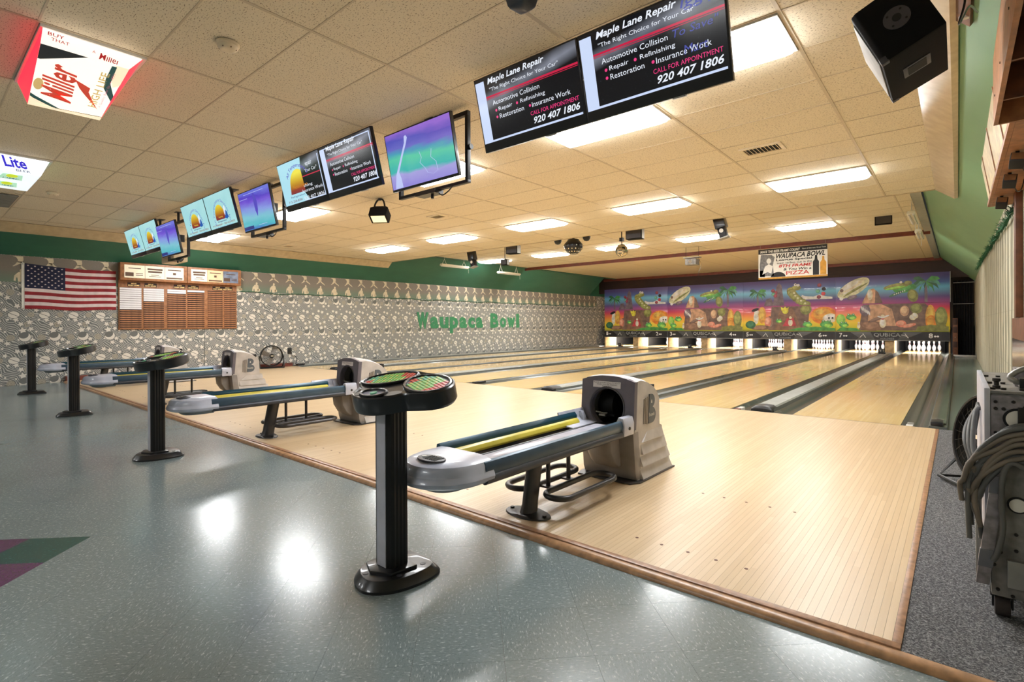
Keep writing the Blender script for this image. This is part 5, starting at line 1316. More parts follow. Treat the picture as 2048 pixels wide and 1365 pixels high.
# ---------------------------------------------------------------- illuminated carton signs in the ceiling
def carton(name, label, base, bot, mats, cell):
    x0, x1, y0, y1 = cell1(*cell)
    t = thing(name, label, 'lighted sign', ((x0 + x1) / 2, (y0 + y1) / 2, bot[0][2]))
    fr = MB(); s = 0.03
    fr.box(x0 + .01, x1 - .01, y0 + .01, y0 + s, ZC1 - 0.02, ZC1 + 0.02); fr.box(x0 + .01, x1 - .01, y1 - s, y1 - .01, ZC1 - 0.02, ZC1 + 0.02)
    fr.box(x0 + .01, x0 + s, y0 + s, y1 - s, ZC1 - 0.02, ZC1 + 0.02); fr.box(x1 - s, x1 - .01, y0 + s, y1 - s, ZC1 - 0.02, ZC1 + 0.02)
    fr.build('frame', 'white_gloss', t)
    A, B = base, bot
    names = ['side_panel', 'end_panel', 'side_panel', 'end_panel']
    outp = []
    for i in range(4):
        j = (i + 1) % 4
        outp.append(MB().add([A[i], A[j], B[j], B[i]], [(0, 1, 2, 3)]).build(names[i], mats[i], t, flip=False))
    outp.append(MB().add(B, [(0, 1, 2, 3)]).build('bottom_panel', mats[4], t, flip=False))
    return t, outp
ZB_ = 2.925
# corners: near-front, near-back, far-back, far-front (x, y)
base = [(-4.54, 0.61, 3.075), (-4.54, 1.16, 3.075), (-5.70, 1.16, 3.075), (-5.70, 0.61, 3.075)]
bot = [(-4.44, 0.585, ZB_), (-4.45, 1.05, ZB_), (-5.715, 1.14, ZB_), (-5.73, 0.675, ZB_)]
t, pn = carton('carton_sign', 'lighted beer carton sign reading Miller High Life set in the ceiling', base, bot, ['carton_white', 'carton_red', 'carton_white', 'carton_red', 'carton_white'], (3, 0))
# side panel lettering (faces +x): frame along +y, down
def pframe(p0, p1, p3, off):
    a, b, c = Vector(p0), Vector(p1), Vector(p3); ex, ey = b - a, c - a
    nrm = ex.cross(ey).normalized() * off
    return (tuple(a + nrm), tuple(ex), tuple(ey))
f = pframe(bot[0], bot[1], base[0], 0.002)
g = MB(); letters(g, 'BUY', (0.06, 0.24, 0.62, 0.84), f, bold=0.01); letters(g, 'THAT', (0.10, 0.30, 0.34, 0.54), f); letters(g, 'A', (0.56, 0.60, 0.40, 0.56), f); g.build('lettering', 'sign_deepred', pn[0], flip=False)
g = MB(); letters(g, 'Miller', (0.64, 0.90, 0.12, 0.56), f, shear=0.25, bold=0.01); flat(g, [(0.80, 0.55), (0.93, 0.62), (0.86, 0.40)], f); g.build('lettering', 'sign_deepred', pn[0], flip=False)
# bottom panel: u along +y (0..1), v from near (0) to far (1), seen from below
fb = (tuple(Vector(bot[3]) - Vector((0, 0, 0.002))), tuple(Vector(bot[2]) - Vector(bot[3])), tuple(Vector(bot[0]) - Vector(bot[3])))
fb2 = (tuple(Vector(bot[3]) - Vector((0, 0, 0.003))), fb[1], fb[2])
g = MB(); flat(g, [(0.0, 0.0), (1.0, 0.0), (1.0, 0.07), (0.0, 0.05)], fb); flat(g, [(0.0, 0.18), (0.30, 0.05), (0.0, 0.05)], fb); flat(g, [(0.84, 1.0), (1.0, 1.0), (1.0, 0.72), (0.93, 0.66), (0.86, 0.80)], fb); g.build('cream_print', 'carton_cream', pn[4], flip=False)
g = MB(); flat(g, [(0.0, 1.0), (0.52, 0.998), (0.03, 0.80), (0.0, 0.80)], fb); flat(g, [(0.35, 0.055), (1.0, 0.085), (1.0, 0.075), (0.35, 0.045)], fb2); g.build('black_print', 'sign_black', pn[4], flip=False)
g = MB(); flat(g, [(0.0, 0.24), (0.07, 0.20), (0.42, 0.05), (0.30, 0.055), (0.05, 0.15), (0.0, 0.18)], fb2); flat(g, [(0.80, 0.98), (0.86, 0.98), (0.88, 0.72), (1.0, 0.52), (1.0, 0.42), (0.83, 0.62), (0.80, 0.78)], fb2); g.build('teal_band', 'sign_teal', pn[4], flip=False)
fv = (fb2[0], fb2[2], tuple(-Vector(fb2[1])))
g = MB(); letters(g, 'Miller', (0.20, 0.80, -0.50, -0.10), fv, bold=0.02, shear=0.35, skew=0.10)
flat(g, [(0.34, 0.82), (0.47, 0.64), (0.68, 0.56), (0.68, 0.49), (0.80, 0.32), (0.90, 0.20), (0.62, 0.45), (0.55, 0.52)], fb2); g.build('lettering', 'sign_red', pn[4], flip=False)
g = MB(); letters(g, 'HIGH LIFE', (0.24, 0.86, -0.84, -0.73), fv, bold=0.015, skew=0.04); blob(g, 0.07, 0.42, 0.06, 0.10, fb2); g.build('lettering', 'sign_gold', pn[4], flip=False)
g = MB(); letters(g, 'A Quality Beer Since 1855', (0.26, 0.88, -0.91, -0.865), fv, skew=0.04); g.build('lettering', 'sign_pink', pn[4], flip=False)
# second sign
base = [(-8.19, 0.61, 3.075), (-8.19, 1.155, 3.075), (-9.36, 1.155, 3.075), (-9.36, 0.61, 3.075)]
bot = [(-8.24, 0.665, 2.90), (-8.24, 1.085, 2.90), (-9.31, 1.085, 2.90), (-9.31, 0.665, 2.90)]
t, pn = carton('carton_sign', 'lighted white beer sign reading Lite Beer with lime boxes set in the ceiling', base, bot, ['lite_white', 'lite_mint', 'lite_white', 'lite_mint', 'lite_white2'], (6, 0))
f = pframe(bot[0], bot[1], base[0], 0.002)
g = MB(); letters(g, 'Lite', (0.30, 0.76, 0.26, 0.92), f, bold=0.03); g.build('lettering', 'lite_blue', pn[0], flip=False)
g = MB(); letters(g, 'BEER', (0.50, 0.80, 0.06, 0.20), f, bold=0.02); g.build('lettering', 'lite_grey', pn[0], flip=False)
fb = (tuple(Vector(bot[3]) - Vector((0, 0, 0.002))), tuple(Vector(bot[2]) - Vector(bot[3])), tuple(Vector(bot[0]) - Vector(bot[3])))
fb2 = (tuple(Vector(bot[3]) - Vector((0, 0, 0.003))), fb[1], fb[2])
for v in (0.72, 0.28):
    g = MB(); flat(g, [(0.2, v - 0.13), (0.72, v - 0.13), (0.66, v + 0.15), (0.26, v + 0.15)], fb); g.build('lime_box', 'lite_mint', pn[4], flip=False)
    g = MB(); blob(g, 0.46, v + 0.06, 0.12, 0.09, fb2); g.build('lime_disc', 'lite_lime', pn[4], flip=False)
    g = MB(); letters(g, 'LIME', (0.3, 0.64, v - 0.10, v - 0.04), fb2, bold=0.02); g.build('lettering', 'lite_grey', pn[4], flip=False)

# ---------------------------------------------------------------- small things on the low ceiling
def detector(x, y, label):
    t = thing('smoke_detector', label, 'smoke detector', (x, y, ZC1 - 0.05), 'smoke detectors')
    b = MB().lathe([(0.075, -0.002), (0.075, -0.016), (0.068, -0.02)][::-1], 24, (x, y, ZC1)).build('mounting_plate', 'cream_plastic', t, angle=50)
    MB().lathe([(0.03, -0.052), (0.05, -0.049), (0.062, -0.036), (0.064, -0.02)], 24, (x, y, ZC1)).build('cover', 'cream_plastic', t, angle=50)
    for a in range(0, 360, 60):
        MB().cbox((x + 0.05 * math.cos(R(a)), y + 0.05 * math.sin(R(a)), ZC1 - 0.044), (0.02, 0.006, 0.006)).build('slot', 'wood_oak_dark', t)
detector(-3.87, 1.49, 'round cream smoke detector on the ceiling near the Miller sign')
detector(-10.1, 1.46, 'round cream smoke detector on the ceiling beyond the Lite sign')
def vent(x, y, w, h, label):
    t = thing('air_vent', label, 'air vent', (x, y, ZC1 - 0.015), 'ceiling air vents')
    f = MB(); s = 0.04; z0, z1 = ZC1 - 0.012, ZC1 + 0.004
    f.box(x - w / 2, x + w / 2, y - h / 2, y - h / 2 + s, z0, z1); f.box(x - w / 2, x + w / 2, y + h / 2 - s, y + h / 2, z0, z1); f.box(x - w / 2, x - w / 2 + s, y - h / 2 + s, y + h / 2 - s, z0, z1); f.box(x + w / 2 - s, x + w / 2, y - h / 2 + s, y + h / 2 - s, z0, z1)
    f.build('frame', 'cream_plastic', t, bevel=0.003)
    MB().box(x - w / 2 + s, x + w / 2 - s, y - h / 2 + s, y + h / 2 - s, ZC1 - 0.001, ZC1 + 0.002).build('shaft', 'black_matte', t)
    n = 9
    for i in range(n):
        xx = x - w / 2 + s + (w - 2 * s) * (i + 0.5) / n
        g = MB(); g.T = Matrix.Translation((xx, y, ZC1 - 0.007)) @ Matrix.Rotation(R(35), 4, 'Y'); g.cbox((0, 0, 0), (0.016, h - 2 * s - 0.004, 0.002)); g.build('slat', 'cream_plastic', t)
vent(-1.68, 6.36, 0.44, 0.30, 'louvred ceiling vent between the near lights and the step of the ceiling')
vent(-7.2, 6.36, 0.35, 0.25, 'louvred ceiling vent in line with the hanging floodlight')
vent(-12.6, 6.25, 0.35, 0.25, 'louvred ceiling vent nearest the star wallpaper')
t = thing('ceiling_hatch', 'dull grey access panel in the ceiling beside the Lite sign', 'access panel', (-11.3, 0.9, ZC1 - 0.02))
MB().box(-11.83, -10.7, 0.6, 1.16, ZC1 - 0.02, ZC1 - 0.004).build('door', 'metal_dull', t, bevel=0.006); MB().box(-11.8, -10.72, 0.62, 1.14, ZC1 - 0.0235, ZC1 - 0.0195).build('seal', 'metal_grey', t)
# floodlight
FX, FYY = -6.85, 4.86
t = thing('floodlight', 'small black hanging floodlight with a warm window behind the screens', 'spotlight', (FX, FYY, 2.72))
fl = MB(); fl.T = Matrix.Translation((FX, FYY, 2.84)) @ Matrix.Rotation(R(35), 4, 'Z') @ Matrix.Rotation(R(-32), 4, 'X')
fl.loft([[(-.14, -.09, -.09), (.14, -.09, -.09), (.14, .10, -.09), (-.14, .10, -.09)], [(-.14, -.09, .07), (.14, -.09, .07), (.14, .10, .07), (-.14, .10, .07)], [(-.09, -.06, .12), (.09, -.06, .12), (.09, .06, .12), (-.09, .06, .12)]]); fl.build('housing', 'speaker_black', t, bevel=0.004)
ln = MB(); ln.T = fl.T; ln.box(-.11, .11, -.065, .075, -.094, -.0905); ln.build('lens', 'lens_warm', t)
yk = MB(); yk.tube(smooth_path([(FX - .1, FYY - .03, 2.90), (FX - .1, FYY - .02, 3.0), (FX - .05, FYY, 3.07), (FX + .05, FYY + .01, 3.07), (FX + .09, FYY + .02, 3.0), (FX + .09, FYY + .03, 2.90)]), 0.014, 6); yk.cyl((FX, FYY, 3.06), (FX, FYY, ZC1 - 0.001), 0.024, n=8); yk.build('yoke', 'black_metal', t)
# dark speaker whose lower end shows at the top of the picture
t = thing('ceiling_speaker', 'slim blue-grey speaker hanging point down above the nearest console', 'speaker', (-1.80, 2.2, 2.82))
sp = MB(); rg = lambda z, w, d, dx=0: [(-1.80 + dx - w, 2.2 - d, z), (-1.80 + dx + w, 2.2 - d, z), (-1.80 + dx + w * 1.1, 2.2 + d, z), (-1.80 + dx - w * 0.8, 2.2 + d, z)]
sp.loft([rg(2.815, 0.012, 0.02, 0.02), rg(2.835, 0.055, 0.05), rg(2.95, 0.085, 0.07), rg(3.06, 0.085, 0.07)]); sp.build('cabinet', 'rail_under', t, bevel=0.012)
MB().box(-1.83, -1.77, 2.17, 2.23, 3.06, ZC1 - 0.001).build('bracket', 'black_metal', t)

# ---------------------------------------------------------------- big black speaker lying on its side, grille towards the seats
B0, e1, e2, e3 = Vector((-0.262, 2.96, 2.312)), Vector((-0.422, -0.0, 0.906)).normalized(), Vector((0.906, 0, 0.422)).normalized(), Vector((0, 1, 0))
SM = Matrix(((e1.x, e2.x, e3.x, B0.x), (e1.y, e2.y, e3.y, B0.y), (e1.z, e2.z, e3.z, B0.z), (0, 0, 0, 1)))
t = thing('wall_speaker', 'big black scuffed loudspeaker hung on its side below the pale green slope', 'speaker', (-0.2, 3.2, 2.3))
LS, WS, DS = 0.295, 0.255, 0.56
g = MB(); g.T = SM; g.loft([[(0, 0.02, 0), (LS, 0.02, 0), (LS, WS, 0), (0, WS, 0)], [(0, 0.0, 0.02), (LS, 0, 0.02), (LS, WS, 0.02), (0, WS, 0.02)], [(0.0, 0.0, DS), (LS, 0.0, DS), (LS, WS, DS), (0.0, WS, DS)]]); g.build('cabinet', 'speaker_black', t, bevel=0.006)
g = MB(); g.T = SM; g.box(0.025, LS - 0.025, -0.006, 0.0, 0.05, DS - 0.05); g.build('grille', 'grille_grey', t, bevel=0.004)
g = MB(); g.T = SM; cxy = (LS * 0.52, WS * 0.52)
g.cyl((cxy[0], cxy[1], -0.004), (cxy[0], cxy[1], 0.002), 0.052, n=28); so = g.build('pole_socket', 'dark_grey', t)
g = MB(); g.T = SM; g.cyl((cxy[0], cxy[1], -0.0055), (cxy[0], cxy[1], -0.0035), 0.018, n=18); g.build('socket_hole', 'black_matte', so)
for a in (45, 135, 225, 315):
    g = MB(); g.T = SM; q = (cxy[0] + 0.038 * math.cos(R(a)), cxy[1] + 0.038 * math.sin(R(a))); g.cyl((q[0], q[1], -0.0055), (q[0], q[1], -0.0035), 0.005, n=8); g.build('screw', 'black_matte', so)
g = MB(); g.T = SM; g.box(-0.004, 0.002, 0.07, 0.185, 0.20, 0.32); hd = g.build('handle_plate', 'dark_grey', t, bevel=0.002)
g = MB(); g.T = SM; g.box(-0.0055, -0.0035, 0.088, 0.167, 0.215, 0.305); g.build('handle_slot', 'black_matte', hd)
for za in (0.0, DS - 0.03):
    g = MB(); g.T = SM; g.box(-0.003, 0.03, -0.003, 0.03, za, za + 0.03); g.build('corner_cap', 'dark_grey', t, bevel=0.004)
brk = MB(); brk.tube(smooth_path([(-0.03, 3.3, 2.70), (0.0, 3.35, 2.78), (0.02, 3.4, 2.90)]), 0.015, 8); brk.build('hanger', 'black_metal', t)
cb = MB(); cb.tube(smooth_path([(-0.02, 3.0, 2.56), (0.02, 3.05, 2.60), (0.03, 3.1, 2.55), (0.01, 3.2, 2.50), (0.05, 3.4, 2.66), (0.09, 3.9, 2.84)]), 0.005, 6); cb.build('cable', 'black_plastic', t)
bb = MB(); n_ = Vector((-0.683, 0, -0.731)); ux = Vector((-0.731, 0, 0.683))
def onslope(a, y, h=0.0): p = Vector((XRW, y, ZSL)) + ux * a + n_ * h; return tuple(p)
bb.add([onslope(0.512, 3.25, 0.001), onslope(0.76, 3.25, 0.001), onslope(0.76, 4.12, 0.001), onslope(0.512, 4.12, 0.001), onslope(0.512, 3.25, 0.022), onslope(0.76, 3.25, 0.022), onslope(0.76, 4.12, 0.022), onslope(0.512, 4.12, 0.022)],
       [(3, 2, 1, 0), (4, 5, 6, 7), (0, 1, 5, 4), (1, 2, 6, 5), (2, 3, 7, 6), (3, 0, 4, 7)])
t2 = thing('mounting_board', 'grey-brown board screwed to the pale green slope behind the big speaker', 'board', (0, 3.7, 2.85))
bb.build('board', 'wood_oak_dark', t2, bevel=0.003)
sw = MB(); p_ = Vector(onslope(0.54, 4.0, 0.03)); sw.cbox(tuple(p_), (0.05, 0.03, 0.02)); sw.build('cord_clamp', 'white_gloss', t2, bevel=0.005)

# ---------------------------------------------------------------- wooden cornice boxes high on the right wall
t = thing('cornice_box', 'open oak cornice box with dividers high on the streaky wall', 'wooden box', (0.3, 2.6, 2.30))
XF = 0.168
MB().box(XF, XF + 0.022, 1.2, 4.3, 2.30, 2.70).build('front_board', 'wood_oak', t, bevel=0.003)
MB().box(XF + 0.0225, XRW - 0.001, 4.278, 4.3, 2.30, 2.50).build('end_board', 'wood_oak', t, bevel=0.003)
MB().box(XF + 0.0225, XRW - 0.001, 1.2, 4.277, 2.50, 2.515).build('top_board', 'wood_oak_dark', t)
for y in (3.86, 3.3, 2.5): MB().box(XF + 0.0225, XRW - 0.001, y, y + 0.02, 2.31, 2.499).build('divider', 'wood_oak_dark', t, bevel=0.002)
for y in (2.2, 3.0, 3.6, 4.1): MB().cyl((XF, y, 2.42), (XF - 0.003, y, 2.42), 0.006, n=8).build('screw', 'bolt_dark', t)
t = thing('cornice_panel', 'pale panelled cornice with oak lower rail high on the streaky wall', 'wooden box', (0.33, 5.8, 2.30))
XF2 = 0.25
for i in range(6):
    y0 = 4.302 + i * 0.5; MB().prism([(XF2 - 0.06, 2.74), (XF2, 2.345), (XF2 + 0.015, 2.345), (XF2 - 0.045, 2.74)], y0, y0 + 0.494, 'y').build('panel', 'wood_pale', t, bevel=0.003)
for y in (4.9, 5.9, 6.9): MB().prism([(XF2 - 0.066, 2.74), (XF2 - 0.008, 2.345), (XF2, 2.345), (XF2 - 0.06, 2.74)], y, y + 0.03, 'y').build('batten', 'wood_trim', t)
MB().box(XF2 - 0.012, XF2 + 0.016, 4.302, 7.30, 2.30, 2.345).build('lower_rail', 'wood_oak', t, bevel=0.003)
MB().box(XF2 + 0.0165, XRW - 0.001, 4.302, 7.30, 2.30, 2.322).build('underside', 'wood_oak', t)
MB().box(XF2 + 0.0165, XRW - 0.001, 7.278, 7.30, 2.3225, 2.50).build('end_board', 'wood_oak', t)
for k, y in enumerate((5.05, 5.75, 6.75)):
    t = thing('spotlight', ['small black spotlight under the pale cornice, next to the open oak box', 'small black spotlight under the middle of the pale cornice', 'small black spotlight under the end of the pale cornice by the garland'][k], 'spotlight', (0.33, y, 2.2), 'spotlights under the cornice')
    T_ = Matrix.Translation((0.32, y, 2.235)) @ Matrix.Rotation(R(-25), 4, 'X') @ Matrix.Rotation(R(10), 4, 'Y')
    g = MB(); g.T = T_; g.box(-0.04, 0.04, -0.05, 0.05, -0.035, 0.035); g.build('housing', 'black_matte', t, bevel=0.006)
    g = MB(); g.T = T_; g.box(-0.034, 0.034, -0.054, -0.0505, -0.028, 0.028); g.build('glass', 'chrome', t)
    g = MB(); g.box(0.31, 0.33, y - 0.01, y + 0.01, 2.25, 2.2995); g.build('bracket', 'black_metal', t)
    g = MB(); g.tube(smooth_path([(0.34, y + 0.05, 2.22), (0.37, y + 0.12, 2.17), (0.40, y + 0.2, 2.2), (0.42, y + 0.25, 2.29)]), 0.004, 6); g.build('cord', 'black_plastic', t)

# ---------------------------------------------------------------- tinsel garlands
def garland(name, label, path, normal, leaf, count):
    t = thing(name, label, 'garland', path[0])
    MB().tube(path, 0.008, 6).build('cord', 'garland', t)
    g = MB(); rnd = random.Random(3)
    for i in range(count):
        q = rnd.random() * (len(path) - 1); k = int(q); a, b = Vector(path[k]), Vector(path[k + 1]); p = a + (b - a) * (q - k)
        d = Vector((rnd.uniform(-1, 1), rnd.uniform(-1, 1), rnd.uniform(-1, 1))); d = (d - normal * min(0, d.dot(normal)) * 1.6).normalized(); L = leaf * rnd.uniform(0.5, 1.2)
        s = d.orthogonal().normalized() * L * 0.10
        g.add([tuple(p - s), tuple(p + s), tuple(p + d * L)], [(0, 1, 2)])
    g.build('tinsel', 'garland', t, flip=False)['kind'] = 'stuff'
pth = [(XL + 0.022, 5.72 + 0.35 * i, 2.0 + 0.018 * math.sin(i * 1.7) - 0.02 * abs(math.sin(i * 0.45))) for i in range(50)]
garland('tinsel_garland', 'thin green tinsel garland along the foot of the printed border', pth, Vector((1, 0, 0)), 0.045, 1500)
pth = [(XRW - 0.03, 6.9 + 0.35 * i, 2.19 + 0.0325 * i * 0.35 + 0.012 * math.sin(i * 1.3)) for i in range(38)]
garland('tinsel_garland', 'green tinsel garland rising along the streaky wall', pth, Vector((-1, 0, 0)), 0.085, 1500)

# ---------------------------------------------------------------- flag
t = thing('flag', 'American flag pinned flat on the star wallpaper', 'flag', (XL + 0.01, 2.3, 1.46))
FY0, FY1, FZ1, FZ0 = 1.555, 3.08, 2.385, 1.475
def fx(u, v): return XL + 0.012 + 0.006 * math.sin(u * 14 + v * 3) * (0.3 + u) + 0.004
def fp(u, v):   # u along y, v up 0..1 ; the top edge sags towards the fly
    return (fx(u, v), FY0 + 0.045 + (FY1 - FY0 - 0.045) * u, FZ0 + (FZ1 - FZ0) * v - 0.055 * math.sin(min(u, 0.75) / 0.75 * math.pi / 2) * v + 0.01 * math.sin(u * 9) * (1 - v) - 0.012 * math.sin(u * math.pi))
cols = 24
def patch(u0, u1, v0, v1, n, m_, dx=0.0):
    g = MB(); vs = []
    for i in range(n + 1):
        for j in range(m_ + 1):
            p = fp(u0 + (u1 - u0) * i / n, v0 + (v1 - v0) * j / m_); vs.append((p[0] + dx, p[1], p[2]))
    fs = [(i * (m_ + 1) + j, (i + 1) * (m_ + 1) + j, (i + 1) * (m_ + 1) + j + 1, i * (m_ + 1) + j + 1) for i in range(n) for j in range(m_)]
    return g.add(vs, fs)
for k in range(13):
    v1 = 1 - k / 13; v0 = 1 - (k + 1) / 13; u0 = 0.42 if k < 7 else 0.0
    patch(u0, 1.0, v0, v1, cols, 1).build('stripe', 'flag_red' if k % 2 == 0 else 'flag_white', t, flip=False, angle=80)
patch(0, 0.42, 6 / 13, 1, 14, 6).build('canton', 'flag_blue', t, flip=False, angle=80)
st = MB()
for r_ in range(9):
    n = 6 if r_ % 2 == 0 else 5
    for c_ in range(n):
        u = 0.42 * ((c_ + 0.5) / 6 + (1 / 12 if n == 5 else 0)); v = 1 - (7 / 13) * (r_ + 0.75) / 9.6
        o = fp(u, v); st.poly([(o[0] + 0.003, o[1] + 0.021 * math.cos(R(a)) * (1 if i % 2 == 0 else 0.45), o[2] + 0.017 * math.sin(R(a)) * (1 if i % 2 == 0 else 0.45)) for i, a in enumerate(range(90, 450, 36))])
st.build('stars', 'flag_white', t, flip=False)
MB().box(XL + 0.004, XL + 0.012, FY0, FY0 + 0.048, FZ0 - 0.005, FZ1 + 0.005).build('heading', 'white_paint', t)
for z in (FZ0 + 0.01, FZ1 - 0.02): MB().cyl((XL + 0.012, FY0 + 0.02, z), (XL + 0.014, FY0 + 0.02, z), 0.008, n=10).build('grommet', 'bolt_dark', t)

# ---------------------------------------------------------------- high-score board
XB0 = XL + 0.002
t = thing('score_board', 'oak high-score board with slatted columns and two lighted boxes on the star wallpaper', 'notice board', (XL + 0.03, 4.36, 1.04))
BY0, BY1 = 3.12, 5.60
MB().box(XB0, XB0 + 0.03, BY0, BY1, 1.045, 2.20).build('backing', 'wood_oak', t, bevel=0.003)
zoomY = lambda zx: 3.12 + (zx - 178) / (1225 - 178) * 0  # noqa
colY = [(3.14, 3.545), (3.585, 3.985), (4.055, 4.44), (4.475, 4.845), (4.92, 5.26), (5.30, 5.575)]
ns = 19; zt, zb = 1.985, 1.06; dz = (zt - zb) / ns
white_n = [10, 6, 2, 1, 0, 0]
smeshes = {}
bt = t.location
for c_, (ya, yb) in enumerate(colY):
    MB().box(XB0 + 0.03, XB0 + 0.032, ya, yb, zb, zt).build('column_slot', 'slot_dark', t)
    for r_ in range(ns):
        wht = r_ < white_n[c_]
        key = (c_, wht)
        if key not in smeshes:
            smeshes[key] = MB().box(0, 0.012 if not wht else 0.008, ya - (ya + yb) / 2, yb - (ya + yb) / 2, 0, dz * (0.55 if not wht else 0.86)).mesh('slat', ['white_paper' if wht else 'wood_oak'])
        place('name_strip' if wht else 'slat', smeshes[key], (XB0 + 0.032 - bt.x, (ya + yb) / 2 - bt.y, zt - (r_ + 1) * dz - bt.z), t)
    yc = (ya + yb) / 2
    hp = MB().box(XB0 + 0.03, XB0 + 0.034, yc - 0.12 + (0.06 if c_ % 2 == 0 else -0.06), yc + 0.12 + (0.06 if c_ % 2 == 0 else -0.06), 2.01, 2.10).build('heading_plate', 'slot_dark', t)
    who = ['MENS', 'MENS', 'WOMENS', 'WOMENS', 'SENIORS', 'SENIORS'][c_]; o_ = yc + (0.06 if c_ % 2 == 0 else -0.06)
    fr_ = ((XB0 + 0.0348, 0, 0), (0, 1, 0), (0, 0, 1))
    g = MB(); letters(g, who, (o_ - 0.05, o_ + 0.05, 2.063, 2.088), fr_, bold=0.02); letters(g, ['HIGH GAME', 'HIGH SERIES'][c_ % 2], (o_ - 0.105, o_ + 0.105, 2.022, 2.05), fr_, bold=0.02); g.build('lettering', 'sign_gold', hp, flip=False)
for k, (ya, yb, panes) in enumerate(((3.125, 4.43, ('board_sign', 'board_sign', 'board_sign')), (4.44, 5.66, ('board_sign', 'board_sign_peach', 'board_sign_blue')))):
    z0, z1 = 2.14, 2.53
    bx = MB().box(XB0, XB0 + 0.16, ya, yb, z0, z1).build('light_box', 'wood_oak', t, bevel=0.005)
    n = 3; m_ = 0.07; wv = (yb - ya - 2 * m_) / n
    for q in range(n):
        y0 = ya + m_ + q * wv
        p = MB().box(XB0 + 0.16, XB0 + 0.163, y0 + 0.004, y0 + wv - 0.004, z0 + 0.055, z1 - 0.05).build('sign_pane', panes[q], t)
        g = MB(); fr_ = ((XB0 + 0.1636, y0, z0 + 0.055), (0, wv, 0), (0, 0, z1 - z0 - 0.105))
        for a in ([(0.2, 0.8, 0.72, 0.78), (0.05, 0.45, 0.12, 0.42), (0.55, 0.9, 0.2, 0.26), (0.55, 0.9, 0.33, 0.38)], [(0.12, 0.88, 0.68, 0.82), (0.15, 0.85, 0.48, 0.62), (0.3, 0.7, 0.28, 0.33), (0.2, 0.8, 0.16, 0.2)], [(0.15, 0.85, 0.74, 0.82), (0.42, 0.58, 0.4, 0.58), (0.08, 0.92, 0.06, 0.18)])[(q + k) % 3]: rect(g, *a, fr_)
        g.build('print', 'ink_brown', p, flip=False)

# ---------------------------------------------------------------- drum fans
def fan(name, label, c, r, yaw, tiltx=0.0):
    t = thing(name, label, 'fan', (c[0], c[1], c[2] - r - 0.06))
    T_ = Matrix.Translation(c) @ Matrix.Rotation(yaw, 4, 'Z') @ Matrix.Rotation(tiltx, 4, 'X')
    g = MB(); g.T = T_; circ = [(r * math.cos(2 * math.pi * i / 40), 0, r * math.sin(2 * math.pi * i / 40)) for i in range(40)]
    g.tube([(p[0], -0.07, p[2]) for p in circ], 0.012, 6, closed=True); g.tube([(p[0], 0.07, p[2]) for p in circ], 0.012, 6, closed=True)
    for rr in (0.45, 0.72): g.tube([(p[0] * rr, -0.085, p[2] * rr) for p in circ], 0.0015, 4, closed=True)
    for i in range(24): a = 2 * math.pi * i / 24; g.tube([(r * 0.2 * math.cos(a), -0.09, r * 0.2 * math.sin(a)), (r * 0.7 * math.cos(a), -0.088, r * 0.7 * math.sin(a)), (r * math.cos(a), -0.07, r * math.sin(a))], 0.0014, 4)
    g.build('guard', 'black_metal', t)
    g = MB(); g.T = T_; g.lathe([(r, -0.068), (r + 0.006, -0.068), (r + 0.006, 0.068), (r, 0.068)], 40, axis='y', caps=False); g.build('drum', 'black_metal', t, angle=50)
    g = MB(); g.T = T_; g.cyl((0, -0.10, 0), (0, 0.06, 0), r * 0.2, n=20); hb = g.build('hub', 'black_matte', t, angle=50)
    g = MB(); g.T = T_; g.box(-r * 0.12, r * 0.12, -0.102, -0.1005, -r * 0.04, r * 0.05); g.build('badge', 'cream_plastic', hb)
    for k in range(4):
        g = MB(); g.T = T_ @ Matrix.Rotation(R(90 * k + 20), 4, 'Y'); g.add([(r * 0.15, -0.03, -0.03), (r * 0.9, -0.04, -r * 0.33), (r * 0.95, 0.03, r * 0.2), (r * 0.15, 0.02, 0.05)], [(0, 1, 2, 3)]); g.build('blade', 'grille_grey', t, flip=False)
    zf = -r - 0.055
    g = MB(); g.T = Matrix.Translation(c) @ Matrix.Rotation(yaw, 4, 'Z')
    for sx in (-1, 1): g.tube([(sx * (r + 0.03), 0, 0.0), (sx * (r + 0.03), -0.02, -r * 0.6), (sx * (r + 0.02), -0.16, zf + 0.012), (sx * (r + 0.02), 0.16, zf + 0.012), (sx * (r + 0.03), 0.02, -r * 0.6)], 0.012, 6)
    g.cyl((-r - 0.02, -0.16, zf + 0.012), (r + 0.02, -0.16, zf + 0.012), 0.012, n=8); g.cyl((-r - 0.02, 0.16, zf + 0.012), (r + 0.02, 0.16, zf + 0.012), 0.012, n=8)
    g.build('stand', 'black_metal', t)
    return t
fan('drum_fan', 'round black drum fan standing on the approach against the star wallpaper', (-13.70, 6.32, 0.322), 0.262, R(90 - 18))
t = thing('power_outlet', 'black wall socket with a white plug on the star wallpaper beside the fan', 'socket', (XL + 0.01, 7.0, 0.36))
MB().box(XL, XL + 0.012, 6.94, 7.06, 0.33, 0.50).build('plate', 'black_plastic', t, bevel=0.003); MB().box(XL + 0.012, XL + 0.05, 7.06, 7.13, 0.29, 0.35).build('plug', 'white_gloss', t, bevel=0.01)
MB().tube(smooth_path([(XL + 0.04, 7.10, 0.30), (XL + 0.06, 7.18, 0.2), (XL + 0.06, 7.16, 0.08), (XL + 0.10, 7.05, 0.045), (XL + 0.3, 6.75, 0.115), (-13.62, 6.62, 0.07)]), 0.008, 6).build('power_cord', 'black_plastic', t)
fan('drum_fan', 'black drum fan standing on the carpet behind the lane machine', (0.175, 4.62, 0.345), 0.28, R(-62), R(-8))

